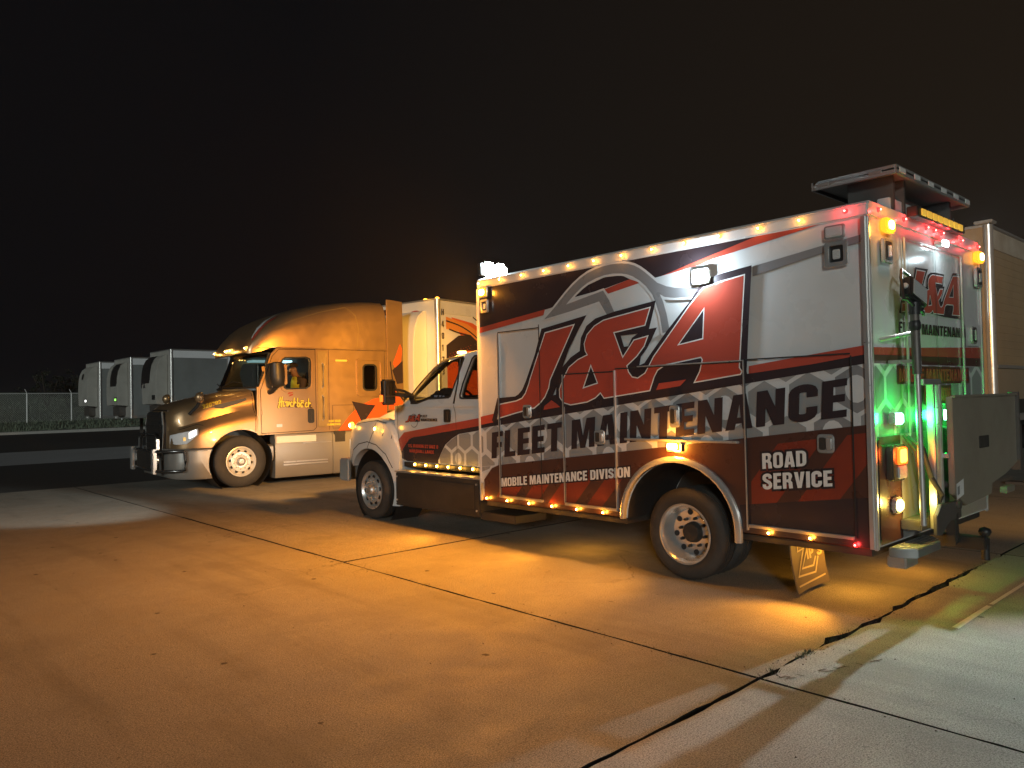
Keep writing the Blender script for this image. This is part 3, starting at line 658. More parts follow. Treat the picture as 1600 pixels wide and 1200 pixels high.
side('logo_keyline', inflate(J_, .013), VWHITE, x=xk); side('logo_keyline', inflate(AA, .011), VWHITE, [inflate(AH1, -.012), inflate(AH2, -.012)], x=xk)
side('logo_letter', J_, RED, x=xr); side('logo_letter', AA, RED, [AH1, AH2], x=xr)
side('red_stripe', [(5.687, 1.58), (5.58, 1.64), (5.50, 1.598), (5.461, 1.568), (5.70, 1.54)], RED)
side('red_stripe', [(4.232, 1.715), (4.201, 1.775), (3.905, 1.800), (3.97, 1.745)], RED)
def side_text(s, y0, z0, y1, z1, h, m, outline=None, og=.02, slant=0, name='lettering', gap=.07, x=None):
    """words reading towards -Y, baseline from (y0,z0) to (y1,z1)"""
    W = y0 - y1; k = (z1 - z0) / W; h0, h1 = h
    def mapp(p): t = p[0] / W; return (y0 - p[0], z0 + k * p[0] + p[1] * (1 + (h1 / h0 - 1) * t))
    tx = text(s, h0, W, gap=gap, slant=slant)
    xo = (L_() if x is None else x); xt = xo - .0009
    if outline:
        mb = MB()
        for o, hs in text(s, h0, W, gap=gap, slant=slant, grow=og): mb.sheet([mapp(p) for p in o], 0, xo)
        # overlapping outlines are stepped apart so that no two lie in one plane
        n = 0
        for i in range(len(mb.v)): pass
        mb.build(name + '_shadow', outline, TR, smooth=0, weld=False)
    mb = MB()
    for o, hs in tx: mb.sheet([mapp(p) for p in o], 0, xt, [[mapp(p) for p in hh] for hh in hs])
    if x is None: lay[0] = xt
    return mb.build(name, m, TR, smooth=0, weld=False)
side_text('FLEET MAINTENANCE', 6.555, .988, 2.475, 1.476, (.295, .288), NAVY, slant=.06, gap=.075)
side_text('MOBILE MAINTENANCE DIVISION', 6.392, .680, 4.558, .900, (.095, .097), VWHITE, NAVY, .013)
side_text('ROAD', 3.189, 1.047, 2.815, 1.090, (.126, .122), VWHITE, NAVY, .018)
side_text('SERVICE', 3.190, .878, 2.614, .946, (.130, .122), VWHITE, NAVY, .018, gap=.08)
XT = lay[0] - .001      # everything bolted on stands proud of the print
# door edges: dark gap with a bright trim beside it
def vtrim(y, z0, z1, w=.011, m=ALU):
    MB().box(XT - .006, 5.71, y - w / 2, y + w / 2, z0, z1).build('door_trim', m, TR)
def vgap(y, z0, z1): MB().sheet([(y - .006, z0), (y + .006, z0), (y + .006, z1), (y - .006, z1)], 0, XT).build('door_gap', SEAM, TR, smooth=0)
def hgap(y0, y1, z): MB().sheet([(y0, z - .006), (y1, z - .006), (y1, z + .006), (y0, z + .006)], 0, XT).build('door_gap', SEAM, TR, smooth=0)
vtrim(6.405, .575, 2.41); vgap(6.395, .575, 2.41); vgap(5.742, .58, 2.45); hgap(5.742, 6.40, 2.415)
vtrim(5.408, .585, 1.90); vgap(5.398, .585, 1.90); vtrim(4.72, .565, 1.915, .012); hgap(4.735, 5.40, 1.905)
hgap(3.345, 4.71, 1.93); MB().box(XT - .004, 5.708, 3.355, 4.44, 1.934, 1.944).build('door_trim', ALU, TR)
vtrim(3.335, .535, 1.945); vgap(3.325, .56, 1.945); vgap(2.447, .56, 1.93); hgap(2.45, 3.33, 1.944)
MB().box(XT - .022, 5.708, 3.40, 4.60, 1.247, 1.268).build('drip_rail', ALU, TR, bevel=.004)
for (y0, y1) in ((6.41, 5.735), (5.40, 4.71), (3.32, 2.455)):
    MB().box(XT - .016, 5.708, y1, y0, .560, .586).build('drip_rail', ALUR, TR, bevel=.003)
vtrim(2.33, ZB, 2.95, .03); vtrim(6.735, ZB, .70, .012)
for (ya, yb) in ((YR, 3.43), (4.64, YF - .02)): MB().box(5.702, 5.712, ya, yb, ZB - .004, .548).build('sill_strip', MAROON, TR)
# wheel arch trim
at_ = MB(); secs = []
for a in list(range(180, -1, -9)):
    c_, s_ = math.cos(math.radians(a)), math.sin(math.radians(a))
    f = lambda r, dx: (XT - dx, 4.035 + (.595 + r) * c_ * -1 * -1, .50 + (.565 + r) * s_)
    secs.append([f(-.004, -.02), f(-.004, .022), f(.022, .030), f(.050, .012), f(.052, -.012)])
secs = [[(p[0], p[1], p[2] - .08) for p in secs[0]]] + secs + [[(p[0], p[1], p[2] - .0) for p in secs[-1]]]
at_.loft(secs, closed=True).build('wheel_arch_trim', CHROME, TR, smooth=50)
# paddle latches
def latch(y, z, vert=False):
    w, h = (.068, .072) if not vert else (.055, .10)
    p = MB().prism(rr(y - w, z - h, y + w, z + h, .03, 5), 0, XT - .016, XT + .002).build('latch', CHROME, TR, bevel=.006, smooth=40)
    sub(p, MB().prism(rr(y - .003, z - h * .66, y + w * .72, z + h * .66, .014, 4), 0, XT - .019, XT - .0155), 'recess', BLACKM, smooth=0)
    sub(p, MB().prism(rr(y - w * .74, z - h * .6, y - .010, z + h * .6, .012, 4), 0, XT - .030, XT - .0155), 'paddle', ALU, bevel=.004)
latch(5.935, 1.523); latch(4.914, 1.268); latch(2.652, 1.268); latch(4.026, 1.475, True)
# marker lights
def marker(p, col, core, ax=0, sgn=-1, r=.0155, e=.6, name='marker_light'):
    mb = MB(); k = [i for i in range(3) if i != ax]; c = (p[k[0]], p[k[1]])
    mb.lathe([(p[ax], r * 1.25), (p[ax] + sgn * .006, r * 1.2), (p[ax] + sgn * .012, r), (p[ax] + sgn * .020, r * .6), (p[ax] + sgn * .023, .0005)], c, ax, 14)
    o = mb.build(name, col, TR, smooth=60)
    m2 = MB(); m2.lathe([(p[ax] + sgn * .019, r * .5), (p[ax] + sgn * .027, r * .4), (p[ax] + sgn * .030, .0005)], c, ax, 10)
    sub(o, m2, 'led', core, smooth=60)
    q = list(p); q[ax] += sgn * .06
    lamp('marker_glow', 'POINT', q, e, (1, .36, .03) if col is AMB else (1, .03, .03), TR, .012)
for y in [6.709, 6.349, 5.989, 5.643, 5.287, 4.943, 4.594, 4.237, 3.886, 3.532, 3.166, 2.815]: marker((5.695, y, 3.010), AMB, AMBC, e=.34)
marker((5.695, 2.458, 3.014), REDL, REDC, e=1.0)
for y in (6.653, 6.303, 5.952, 5.608, 5.256, 4.907, 3.154, 2.804): marker((5.702, y, .53), AMB, AMBC, e=1.1)
marker((5.702, 2.459, .52), REDL, REDC, e=.8)
for x in (5.878, 6.371, 6.856, 7.032, 7.219, 7.716, 8.19): marker((x, YR - .012, 3.02), REDL, REDC, ax=1, e=.8)
# strobe and scene lamps on the driver side
def lampbox(y, z, w, h, lens, m=CHROME, proud=.035, name='scene_light'):
    o = MB().prism(rr(y - w, z - h, y + w, z + h, min(w, h) * .35, 5), 0, XT - proud * .55, XT + .004).build(name, m, TR, bevel=.006, smooth=40)
    sub(o, MB().prism(rr(y - w * .8, z - h * .74, y + w * .8, z + h * .74, min(w, h) * .25, 4), 0, XT - proud, XT - proud * .5), 'lens', lens, bevel=.008, smooth=40)
    return o
def hot(o, y, z, w, h):
    sub(o, MB().prism(rr(y - w, z - h, y + w, z + h, h * .8, 5), 0, XT - .040, XT - .033), 'hot_core', AMBH, bevel=.003)
hot(lampbox(6.625, 2.895, .075, .062, AMBB, name='strobe_light'), 6.625, 2.895, .045, .032)
hot(lampbox(4.041, 1.205, .080, .048, AMBB, name='strobe_light'), 4.041, 1.205, .055, .028)
lampbox(2.535, 2.868, .080, .052, WHTD)
lampbox(3.716, 2.690, .095, .070, WHTL)  # lens enlarged to stand for the flare around the lit lamp
def vent(y, z, w, h):
    o = MB().prism(rr(y - w, z - h, y + w, z + h, .018, 3), 0, XT - .024, XT + .002, [rr(y - w * .62, z - h * .66, y + w * .62, z + h * .66, .012, 3)]).build('work_lamp', CHROME, TR, bevel=.005, smooth=40)
    sub(o, MB().prism(rr(y - w * .61, z - h * .65, y + w * .61, z + h * .65, .012, 3), 0, XT - .006, XT + .002), 'recess', BLACKP, smooth=0)
    sub(o, MB().prism(rr(y - w * .3, z - h * .42, y + w * .34, z + h * .36, .01, 3), 0, XT - .014, XT - .005), 'lens', WHTD, bevel=.003)
vent(2.525, 2.700, .088, .094); vent(6.607, 2.735, .062, .078)
lamp('strobe_beam', 'SPOT', (5.60, 6.62, 2.90), 1150, (1, .335, .016), TR, .06, to=(2.0, 7.2, 1.0), angle=158, blend=.6)
lamp('strobe_glow', 'POINT', (5.60, 6.64, 2.90), 7, (1, .36, .03), TR, .03)
lamp('strobe_glow', 'POINT', (5.61, 4.041, 1.19), 20, (1, .36, .03), TR, .05)
lamp('strobe_beam', 'SPOT', (5.60, 4.041, 1.19), 110, (1, .36, .03), TR, .06, to=(4.7, 5.2, 0), angle=95, blend=.7)
for (xx, yy, tx_, ty_, e_) in ((5.66, 7.4, 5.0, 7.7, 40), (5.66, 2.75, 5.25, 2.9, 60), (5.66, 5.9, 5.2, 5.9, 22)):
    lamp('sill_beam', 'SPOT', (xx, yy, .46), e_, (1, .37, .03), TR, .05, to=(tx_, ty_, 0), angle=100, blend=.8)
lamp('scene_glow', 'POINT', (5.59, 3.716, 2.69), 24, (.72, .88, 1), TR, .03)
# front roof flood: two white heads that throw their beam over the cab
fl = MB().box(6.02, 6.10, 6.80, 6.86, 3.06, 3.20).build('flood_bracket', BLACKP, TR)
for yy in (0, 1):
    h_ = MB().box(5.80 + .17 * yy, 5.96 + .17 * yy, 6.80, 6.88, 3.14, 3.285).build('flood_light', BLACKP, TR, bevel=.01)
    sub(h_, MB().box(5.79 + .18 * yy, 5.975 + .18 * yy, 6.70, 6.815, 3.125, 3.285), 'lens', emis('flood_led', (.88, 1, .96), 80, (.9, .9, .9)), bevel=.045, seg=4, smooth=60)  # lens swollen and rounded so the blown-out glare is part of its shape
lamp('flood_glow', 'POINT', (5.88, 6.66, 3.26), 80, (.72, .90, 1), TR, .05)
# strobes on the front wall of the box
for x in (5.85, 8.08):
    o = MB().prism(rr(x - .075, 2.86, x + .075, 2.95, .03, 4), 1, YF, YF + .03).build('strobe_light', AMBB, TR, bevel=.01)
# ------------------------------------------------------------------ service truck: rear wall
ry = [YR - .004]
def RL():
    ry[0] -= .0009; return ry[0]
def rear(name, poly, m, holes=(), y=None):
    return MB().sheet(poly, 1, RL() if y is None else y, holes).build(name, m, TR, smooth=0)
MB().box(6.345, 7.685, YR - .004, YR + .01, 1.30, 2.862).build('rear_door', WHITE, TR, bevel=.002, seg=1)
rear('red_stripe', [(5.735, 1.985), (6.4, 2.0), (8.23, 2.06), (8.23, 1.955), (5.735, 1.93)], RED)
rear('dark_stripe', [(5.735, 1.93), (8.23, 1.955), (8.23, 1.875), (5.735, 1.865)], BROWNV)
yb_ = RL(); rear('honeycomb_band', [(5.735, 1.865), (8.23, 1.875), (8.23, 1.32), (5.735, 1.32)], HEXL, y=yb_)
yh = RL()
rb = [(5.735, 1.862), (8.23, 1.872), (8.23, 1.32), (5.735, 1.32)]
for r in range(-1, 3):
    for c in range(-1, 9):
        cx = 5.93 + c * .33 + (.165 if r % 2 else 0); cz = 1.40 + r * .286
        hx = [(cx + .165 * math.cos(math.radians(a)), cz + .163 * math.sin(math.radians(a))) for a in range(30, 390, 60)]
        cl_ = clip(hx, rb)
        if len(cl_) >= 3:
            h_ = MB().sheet(cl_, 1, yh).build('hexagon', HEXD if (r + c) % 3 else GREY, TR, smooth=0)
ry[0] -= .002
# small monogram: the same letters as on the side
def rmono(poly, sx, x0, z0): return [(x0 + (5.711 - p[0]) * sx, z0 + (p[1] - 1.42) * sx) for p in poly]
S_ = .56
def rm(p): return [(6.235 + (6.54 - q[0]) * .443, 2.272 + (q[1] - 1.42 - (6.54 - q[0]) * .085) * .43) for q in p]
BA_ = [(4.214, 2.537), (4.702, 2.485), (4.951, 2.44), (5.071, 2.377), (5.149, 2.262), (5.169, 2.131), (5.295, 2.074), (5.413, 1.981), (5.505, 1.79), (5.519, 1.681), (5.468, 1.58), (5.425, 1.567), (4.902, 1.639), (4.311, 1.662), (3.297, 1.756), (3.312, 1.85), (3.282, 2.237), (3.24, 2.72), (3.509, 2.693), (3.703, 2.661), (3.839, 2.497), (4.102, 2.247), (4.299, 2.04), (4.36, 1.97), (4.42, 1.95), (4.40, 2.03), (4.331, 2.10), (4.268, 2.19), (4.208, 2.288), (4.298, 2.282)]
BJ_ = [(5.711, 2.4), (5.068, 2.484), (5.162, 2.369), (5.313, 2.167), (5.402, 2.003), (5.517, 1.759), (5.56, 1.69), (5.686, 1.562), (5.843, 1.509), (6.513, 1.405), (6.54, 1.42), (6.44, 1.676), (6.142, 1.690), (6.089, 1.712), (6.028, 1.76), (5.966, 1.855), (5.817, 2.136)]
yk = RL(); rear('logo_black', rm(BJ_), NAVY, y=yk); yk = RL(); rear('logo_black', rm(BA_), NAVY, y=yk)
yk = RL(); rear('logo_keyline', rm(inflate(J_, .02)), VWHITE, y=yk); rear('logo_keyline', rm(inflate(AA, .016)), VWHITE, [rm(inflate(AH1, -.015)), rm(inflate(AH2, -.015))], y=yk)
yk = RL(); rear('logo_letter', rm(J_), RED, y=yk); rear('logo_letter', rm(AA), RED, [rm(AH1), rm(AH2)], y=yk)
def rear_text(s, x0, z0, x1, z1, h, m, grow=0, name='lettering', slant=0):
    W = x1 - x0; k = (z1 - z0) / W; y = RL(); mb = MB()
    for o, hs in text(s, h, W, slant=slant, grow=grow):
        f = lambda p: (x0 + p[0], z0 + k * p[0] + p[1])
        mb.sheet([f(p) for p in o], 1, y, [[f(p) for p in q] for q in hs])
    return mb.build(name, m, TR, smooth=0, weld=False)
rear_text('FLEET MAINTENANCE', 6.205, 2.112, 7.82, 2.132, .088, NAVY, slant=.05)
rear('text_panel', [(6.14, 1.71), (7.83, 1.72), (7.83, 1.862), (6.14, 1.855)], MAROON)
rear('text_panel', [(6.66, 1.545), (7.34, 1.545), (7.34, 1.702), (6.66, 1.698)], MAROON)
rear_text('MOBILE MAINTENANCE', 6.18, 1.728, 7.79, 1.738, .105, RED)
rear_text('DIVISION', 6.69, 1.565, 7.31, 1.568, .112, RED)
YT = ry[0] - .001
def rbox(x0, x1, y0, y1, z0, z1, name, m, bevel=.004): return MB().box(x0, x1, y0, y1, z0, z1).build(name, m, TR, bevel=bevel)
for x in (6.355, 7.682): rbox(x - .012, x + .012, YT - .012, YT + .004, 1.30, 2.87, 'door_trim', ALU, .003)
MB().sheet([(7.03, 1.3), (7.038, 1.3), (7.038, 2.855), (7.03, 2.855)], 1, YT - .001).build('door_gap', SEAM, TR, smooth=0)
rbox(6.34, 7.70, YT - .008, YT + .003, 2.862, 2.876, 'door_trim', ALU, .002)
# flush hatch with latch right of the door
MB().sheet([(7.76, 2.06), (8.19, 2.07), (8.19, 2.27), (7.76, 2.26)], 1, YT).build('side_hatch', WHITE, TR, smooth=0)
o = MB().prism(rr(7.88, 2.085, 8.03, 2.245, .03, 4), 1, YT - .018, YT + .002).build('latch', CHROME, TR, bevel=.005)
sub(o, MB().prism(rr(7.90, 2.10, 8.01, 2.23, .02, 3), 1, YT - .021, YT - .0175), 'recess', BLACKM, smooth=0)
sub(o, MB().box(7.945, 7.968, YT - .034, YT - .0205, 2.115, 2.215), 'paddle', CHROME, bevel=.004)
# top strobes, scene light and the angled lamps under them
for x in (5.985, 8.135):
    o = MB().prism(rr(x - .085, 2.855, x + .085, 2.965, .03, 4), 1, YT - .05, YT + .004).build('strobe_light', AMBB, TR, bevel=.012, smooth=40)
    sub(o, MB().prism(rr(x - .045, 2.88, x + .045, 2.945, .03, 5), 1, YT - .056, YT - .049), 'hot_core', AMBH, bevel=.003)
    o2 = MB().prism(rr(x - .085, 2.625, x + .085, 2.815, .02, 3), 1, YT - .024, YT + .003).build('work_lamp', CHROME, TR, bevel=.006)
    sub(o2, MB().prism(rr(x - .058, 2.652, x + .058, 2.79, .014, 3), 1, YT - .028, YT - .0235), 'recess', BLACKP, smooth=0)
    sub(o2, MB().prism([(x - .03, 2.67), (x + .035, 2.68), (x + .035, 2.765), (x - .03, 2.755)], 1, YT - .036, YT - .027), 'lens', WHTD, bevel=.003)
lamp('strobe_glow', 'POINT', (5.985, YT - .13, 2.90), 2.6, (1, .42, .05), TR, .04)
lamp('strobe_beam', 'SPOT', (8.30, 2.20, 2.90), 270, (1, .46, .09), TR, .04, to=(13.4, 3.2, 2.2), angle=120, blend=.6)
o = MB().prism(rr(7.03, 2.885, 7.17, 2.945, .025, 4), 1, YT - .06, YT + .003).build('scene_light', CHROME, TR, bevel=.006)
sub(o, MB().prism(rr(7.04, 2.88, 7.16, 2.935, .02, 4), 1, YT - .075, YT - .055), 'lens', WHTL, bevel=.006)
lamp('scene_glow', 'SPOT', (7.1, YT - .14, 2.90), 300, (.86, .97, 1), TR, .012, to=(6.08, 1.2, 2.12), angle=96, blend=.45)
lamp('scene_glow', 'POINT', (7.1, YT - .14, 2.80), 1.6, (.72, .93, 1), TR, .02)
# amber traffic bar
o = rbox(6.42, 7.56, YR - .10, YR - .02, 3.045, 3.125, 'traffic_bar', BLACKP, .006)
for i in range(8):
    x = 6.56 + i * .125
    sub(o, MB().prism(rr(x - .052, 3.058, x + .052, 3.114, .008, 2), 1, YR - .108, YR - .099), 'lamp_cell', AMBD, bevel=.003)
BOARD = mat('board_grey', (.30, .295, .285), .5, metal=.3, var=.1, vscale=5)
# folded arrow board on the roof, seen from below, with its mount
o = MB().box(6.14, 7.85, 2.25, 2.93, 3.372, 3.385).build('arrow_board', BOARD, TR)
bf = MB().box(6.14, 7.85, 2.25, 2.268, 3.34, 3.41).box(6.14, 7.85, 2.912, 2.93, 3.34, 3.41).box(6.14, 6.158, 2.268, 2.912, 3.34, 3.41).box(7.832, 7.85, 2.268, 2.912, 3.34, 3.41)
sub(o, bf, 'board_frame', BOARD, bevel=.003)
for i in range(6):
    x = 6.19 + i * .306; sub(o, MB().box(x, x + .12, 2.243, 2.2495, 3.356, 3.396), 'reflector', VWHITE, bevel=.002)
for i in range(2):
    y = 2.36 + i * .42; sub(o, MB().box(6.133, 6.1395, y, y + .10, 3.362, 3.39), 'reflector', ALUR, bevel=.002)
m_ = rbox(6.28, 7.72, 2.36, 2.46, 3.078, 3.20, 'board_mount', WHITE, .006)
for x in (6.30, 6.52, 7.60): sub(m_, MB().box(x, x + .035, 2.34, 2.70, 3.08, 3.372), 'bracket', STEEL, bevel=.003)
sub(m_, MB().box(6.75, 7.25, 2.45, 2.80, 3.08, 3.30), 'actuator_box', STEEL, bevel=.01)
MB().tube([(7.66, 2.33, 3.05), (7.66, 2.33, 3.22)], .008).build('antenna', BLACKP, TR)
# grab handle
MB().tube([(6.24, YT, 2.10), (6.20, YT - .09, 2.10), (5.86, YT - .09, 2.06), (5.82, YT, 2.04)], .014).build('grab_handle', ALUR, TR)
# lower rear: polished treadplate corner, tail lamp, fog lamp, green scene lamps
rear('polished_panel', [(6.16, .53), (8.2, .53), (8.2, 1.33), (6.16, 1.33)], ALU, y=YT + .0005)
rear('maroon_corner', [(5.745, .53), (6.15, .53), (6.15, 1.32), (5.745, 1.32)], BROWNV, y=YT + .0005)
YU = YT - .001
DCHR = mat('smoked_chrome', (.25, .23, .20), .25, metal=.85, var=.1)
o = MB().prism(rr(5.87, .985, 6.125, 1.255, .03, 4), 1, YU - .05, YU + .002).build('tail_lamp', DCHR, TR, bevel=.008)
sub(o, MB().prism(rr(5.945, 1.105, 6.11, 1.235, .02, 3), 1, YU - .066, YU - .046), 'red_lens', TAILL, bevel=.01)
sub(o, MB().prism(rr(5.965, 1.12, 6.09, 1.22, .02, 3), 1, YU - .070, YU - .063), 'lamp_core', TAILC, bevel=.004)
sub(o, MB().prism(rr(5.955, 1.0, 6.105, 1.095, .015, 3), 1, YU - .062, YU - .046), 'clear_lens', WHTD, bevel=.006)
lamp('tail_glow', 'POINT', (6.05, YU - .16, 1.17), 2.4, (1, .12, .02), TR, .05)
o = MB().prism(rr(5.935, .735, 6.085, .86, .05, 5), 1, YU - .035, YU + .002).build('fog_lamp', CHROME, TR, bevel=.008)
sub(o, MB().prism(rr(5.955, .755, 6.065, .84, .04, 5), 1, YU - .05, YU - .03), 'lens', WARML, bevel=.01)
lamp('fog_glow', 'POINT', (6.06, YU - .15, .80), 6, (1, .66, .12), TR, .04)
for x, z in ((6.0, 1.45), (7.02, 1.45)):
    o = MB().prism(rr(x - .07, z - .05, x + .07, z + .05, .02, 4), 1, YU - .05, YU + .002).build('green_light', CHROME, TR, bevel=.008)
    sub(o, MB().prism(rr(x - .06, z - .042, x + .06, z + .042, .02, 4), 1, YU - .068, YU - .045), 'lens', GRNL, bevel=.01)
    lamp('green_glow', 'POINT', (x, YU - .075, z), 20, (.004, 1, .08), TR, .04)
# lift gate: slide posts, arms and the folded platform
for x in (6.28, 6.42): rbox(x, x + .045, YU - .20, YU - .15, .60, 1.72, 'gate_post', ALU, .006)
rbox(6.10, 6.47, YU - .2, YU - .14, 1.70, 1.745, 'gate_bracket', ALUR, .006)
rbox(6.10, 7.0, YU - .15, YU - .001, .60, .68, 'gate_beam', STEEL, .008)
rbox(6.55, 6.70, YU - .16, YU - .06, .70, 1.36, 'gate_cover', BLACKM, .01)
rbox(6.46, 6.60, YU - .235, YU - .19, 1.13, 1.165, 'latch_bar', ALUR, .004)
MB().tube([(6.21, YU - .03, 1.30), (6.20, YU - .14, 1.22), (6.24, YU - .18, 1.0), (6.33, YU - .22, .86), (6.36, YU - .16, .72)], .020, 10).build('hydraulic_hose', RUBBER, TR)
MB().tube([(6.16, YU - .02, 1.32), (6.17, YU - .10, 1.20), (6.20, YU - .12, .95), (6.26, YU - .10, .75)], .013, 8).build('power_cable', RUBBER, TR)
MB().tube([(6.62, YU - .2, 1.12), (6.63, YU - .21, .98)], .028, 10).build('release_lever', BLACKP, TR)
MB().tube([(6.50, YU - .17, .93), (6.66, YU - .24, .88)], .026, 10).build('gate_ram', STEEL, TR)
p = MB().prism([(6.50, .85), (6.50, 1.605), (8.21, 1.615), (8.21, .98), (7.85, .90), (7.45, .85), (7.42, .765), (7.0, .745), (6.75, .735)], 1, 2.03, 2.075).build('gate_platform', PLATE, TR, bevel=.006)
sub(p, MB().box(8.19, 8.225, 2.0, 2.09, 1.0, 1.63), 'edge_channel', STEEL, bevel=.004)
sub(p, MB().box(6.50, 8.2, 2.01, 2.031, 1.597, 1.617), 'top_lip', PLATE, bevel=.003)
sub(p, MB().prism(rr(7.12, 1.17, 7.36, 1.27, .01, 2), 1, 2.022, 2.031), 'hand_grip', BLACKM, smooth=0)
sub(p, MB().sheet([(6.53, .80), (6.70, .83), (6.70, .955), (6.53, .925)], 1, 2.0275), 'warning_label', VWHITE, smooth=0)
sub(p, MB().sheet([(6.55, .835), (6.60, .845), (6.60, .91), (6.55, .90)], 1, 2.0262), 'label_print', GREY, smooth=0)
sub(p, MB().cyl((6.56, .765), 1, .035, 2.01, 2.035, 18), 'pivot', STEEL, smooth=30)
a_ = MB().prism([(6.12, .58), (6.12, .73), (6.22, .80), (6.62, .79), (6.62, .71), (6.34, .63), (6.22, .57)], 1, 2.035, 2.065).build('gate_arm', STEEL, TR, bevel=.006)
rbox(8.05, 8.3, 2.08, 2.14, .70, .76, 'gate_arm', PLATE, .006)
# treadplate step, hitch bar
st = MB().prism([(5.86, YR - .02), (5.86, YR - .10), (5.93, YR - .20), (6.40, YR - .20), (6.55, YR - .10), (6.55, YR - .02)], 2, .43, .50).build('rear_step', mat('treadplate', (.30, .31, .31), .45, metal=.6, var=.15, vscale=9), TR, bevel=.006)
tp = MB(); random.seed(2)
for i in range(15):
    for j in range(4):
        cx, cy = 5.90 + i * .042, YR - .045 - j * .038
        if cx - 5.86 < (YR - .09 - cy) * .8 or 6.55 - cx < (YR - .09 - cy) * 1.5: continue
        a = PI / 4 if (i + j) % 2 else -PI / 4; d = (.014 * math.cos(a), .014 * math.sin(a)); e = (-.004 * math.sin(a), .004 * math.cos(a))
        tp.add([(cx - d[0], cy - d[1], .5005), (cx + e[0], cy + e[1], .5035), (cx + d[0], cy + d[1], .5005), (cx - e[0], cy - e[1], .5035)], [(0, 1, 2, 3)])
kind(sub(st, tp, 'tread_pattern', ALU, smooth=0), 'stuff')
rbox(5.92, 6.16, YR - .12, YR + .02, .34, .43, 'step_bracket', ALUR, .01)
hb = rbox(6.925, 7.035, 1.95, 2.5, .36, .46, 'tow_bar', BLACKP, .008)
sub(hb, MB().box(6.915, 7.045, 2.16, 2.26, .36, .46), 'receiver', BLACKM, bevel=.008)
sub(hb, MB().cyl((6.98, 1.97), 2, .03, .28, .40, 14), 'shank', BLACKP)
sub(hb, MB().lathe([(.45, .02), (.465, .022), (.48, .038), (.505, .048), (.53, .038), (.545, .001)], (6.98, 1.97), 2, 16), 'tow_ball', BLACKP, smooth=60)
rbox(6.86, 6.93, 2.14, 2.22, .40, .74, 'hitch_upright', BLACKM, .01)
# mud flap with its lettering
fv = MB(); n_ = 10
def fx(u, v): return (5.80 + .60 * u + .03 * v, 3.03 - .05 * v * v + .035 * math.sin(u * 2.4), .47 - (.43 - .0 * u) * v)
for th in (0, .012):
    pass
gridv = [(fx(i / 8, j / 8)) for j in range(9) for i in range(9)]
fs = [(j * 9 + i, j * 9 + i + 1, (j + 1) * 9 + i + 1, (j + 1) * 9 + i) for j in range(8) for i in range(8)]
fv.add(gridv, fs); fv.add([(x, y + .012, z) for x, y, z in gridv], [tuple(reversed(f)) for f in fs])
rim_ = [i for i in range(9)] + [j * 9 + 8 for j in range(1, 9)] + [72 + i for i in range(7, -1, -1)] + [j * 9 for j in range(7, 0, -1)]
fv.f += [(rim_[i], rim_[(i + 1) % len(rim_)], rim_[(i + 1) % len(rim_)] + 81, rim_[i] + 81) for i in range(len(rim_))]
flap = fv.build('mud_flap', FLAPM, TR, smooth=50)
def flap_sheet(poly, off):
    mb = MB(); tris = tessellate_polygon([[Vector((p[0], p[1], 0)) for p in poly]])
    vs = []
    for u, v in poly:
        x, y, z = fx(u, 1 - v); vs.append((x, y - off, z))
    mb.add(vs, [tuple(t) for t in tris]); return mb
pr = MB()
for st_ in ([(.20, .74), (.25, .86), (.60, .84), (.30, .40), (.66, .38), (.76, .54)], [(.20, .74), (.42, .755), (.12, .29), (.68, .25), (.82, .53)], [(.06, .12), (.92, .16)]):
    pr_ = thick(st_, .032)
    q = flap_sheet(pr_, .004 + .0008 * len(pr.v) / 10); pr.add(q.v, q.f)
for o_, hs in text("IP'S", .20, .44, slant=.0, gap=.09):
    loops = [[(p[0] + .49, p[1] + .53 + .05 * p[0]) for p in lp] for lp in [o_] + hs]
    flat = [p for lp in loops for p in lp]; tris = tessellate_polygon([[Vector((p[0], p[1], 0)) for p in lp] for lp in loops])
    pr.add([(fx(u, 1 - v)[0], fx(u, 1 - v)[1] - .0095, fx(u, 1 - v)[2]) for u, v in flat], [tuple(t) for t in tris])
sub(flap, pr, 'flap_lettering', FLAPY, smooth=0, weld=False)
# wheels
wheel(TR, 0, (9.36, .412), 5.83, -1, .412, .26, .24, 'flat', ALU)
wheel(TR, 0, (9.36, .412), 8.13, 1, .412, .26, .24, 'flat', ALU)
wheel(TR, 0, (4.02, .412), 5.755, -1, .412, .26, .25, 'deep', CHROME)
wheel(TR, 0, (4.02, .412), 6.04, -1, .412, .26, .25, 'deep', ALUR)
wheel(TR, 0, (4.02, .412), 8.205, 1, .412, .26, .25, 'deep', ALUR)
MB().box(5.95, 6.4, 3.45, 4.62, 1.03, 1.06).build('wheel_well', BLACKM, TR)

# ------------------------------------------------------------------ service truck: cab
CXX = 6.98
def tumble(v):
    x, y, z = v; d = .19 * max(0, z - 1.60); return (x + d if x < CXX else x - d, y, z)
cabo = [(6.83, .84), (6.83, 2.235), (7.12, 2.262), (7.43, 2.256), (7.625, 2.240), (7.80, 2.205), (7.966, 2.142), (8.138, 2.052), (8.33, 1.925), (8.56, 1.745), (8.72, 1.62), (8.90, 1.60), (8.90, .98), (8.70, .84)]
w1 = [(8.52, 1.735), (8.42, 1.835), (8.255, 1.965), (8.08, 2.09), (7.93, 2.165), (7.80, 2.202), (7.66, 2.212), (7.50, 2.205), (7.485, 2.185), (7.56, 1.99), (7.665, 1.72), (7.70, 1.705), (8.12, 1.695), (8.26, 1.665), (8.36, 1.64), (8.50, 1.64)]
w2 = [(7.27, 2.205), (6.90, 2.21), (6.90, 1.685), (7.41, 1.69), (7.45, 1.70), (7.46, 1.73), (7.43, 1.87), (7.34, 2.10), (7.31, 2.175)]
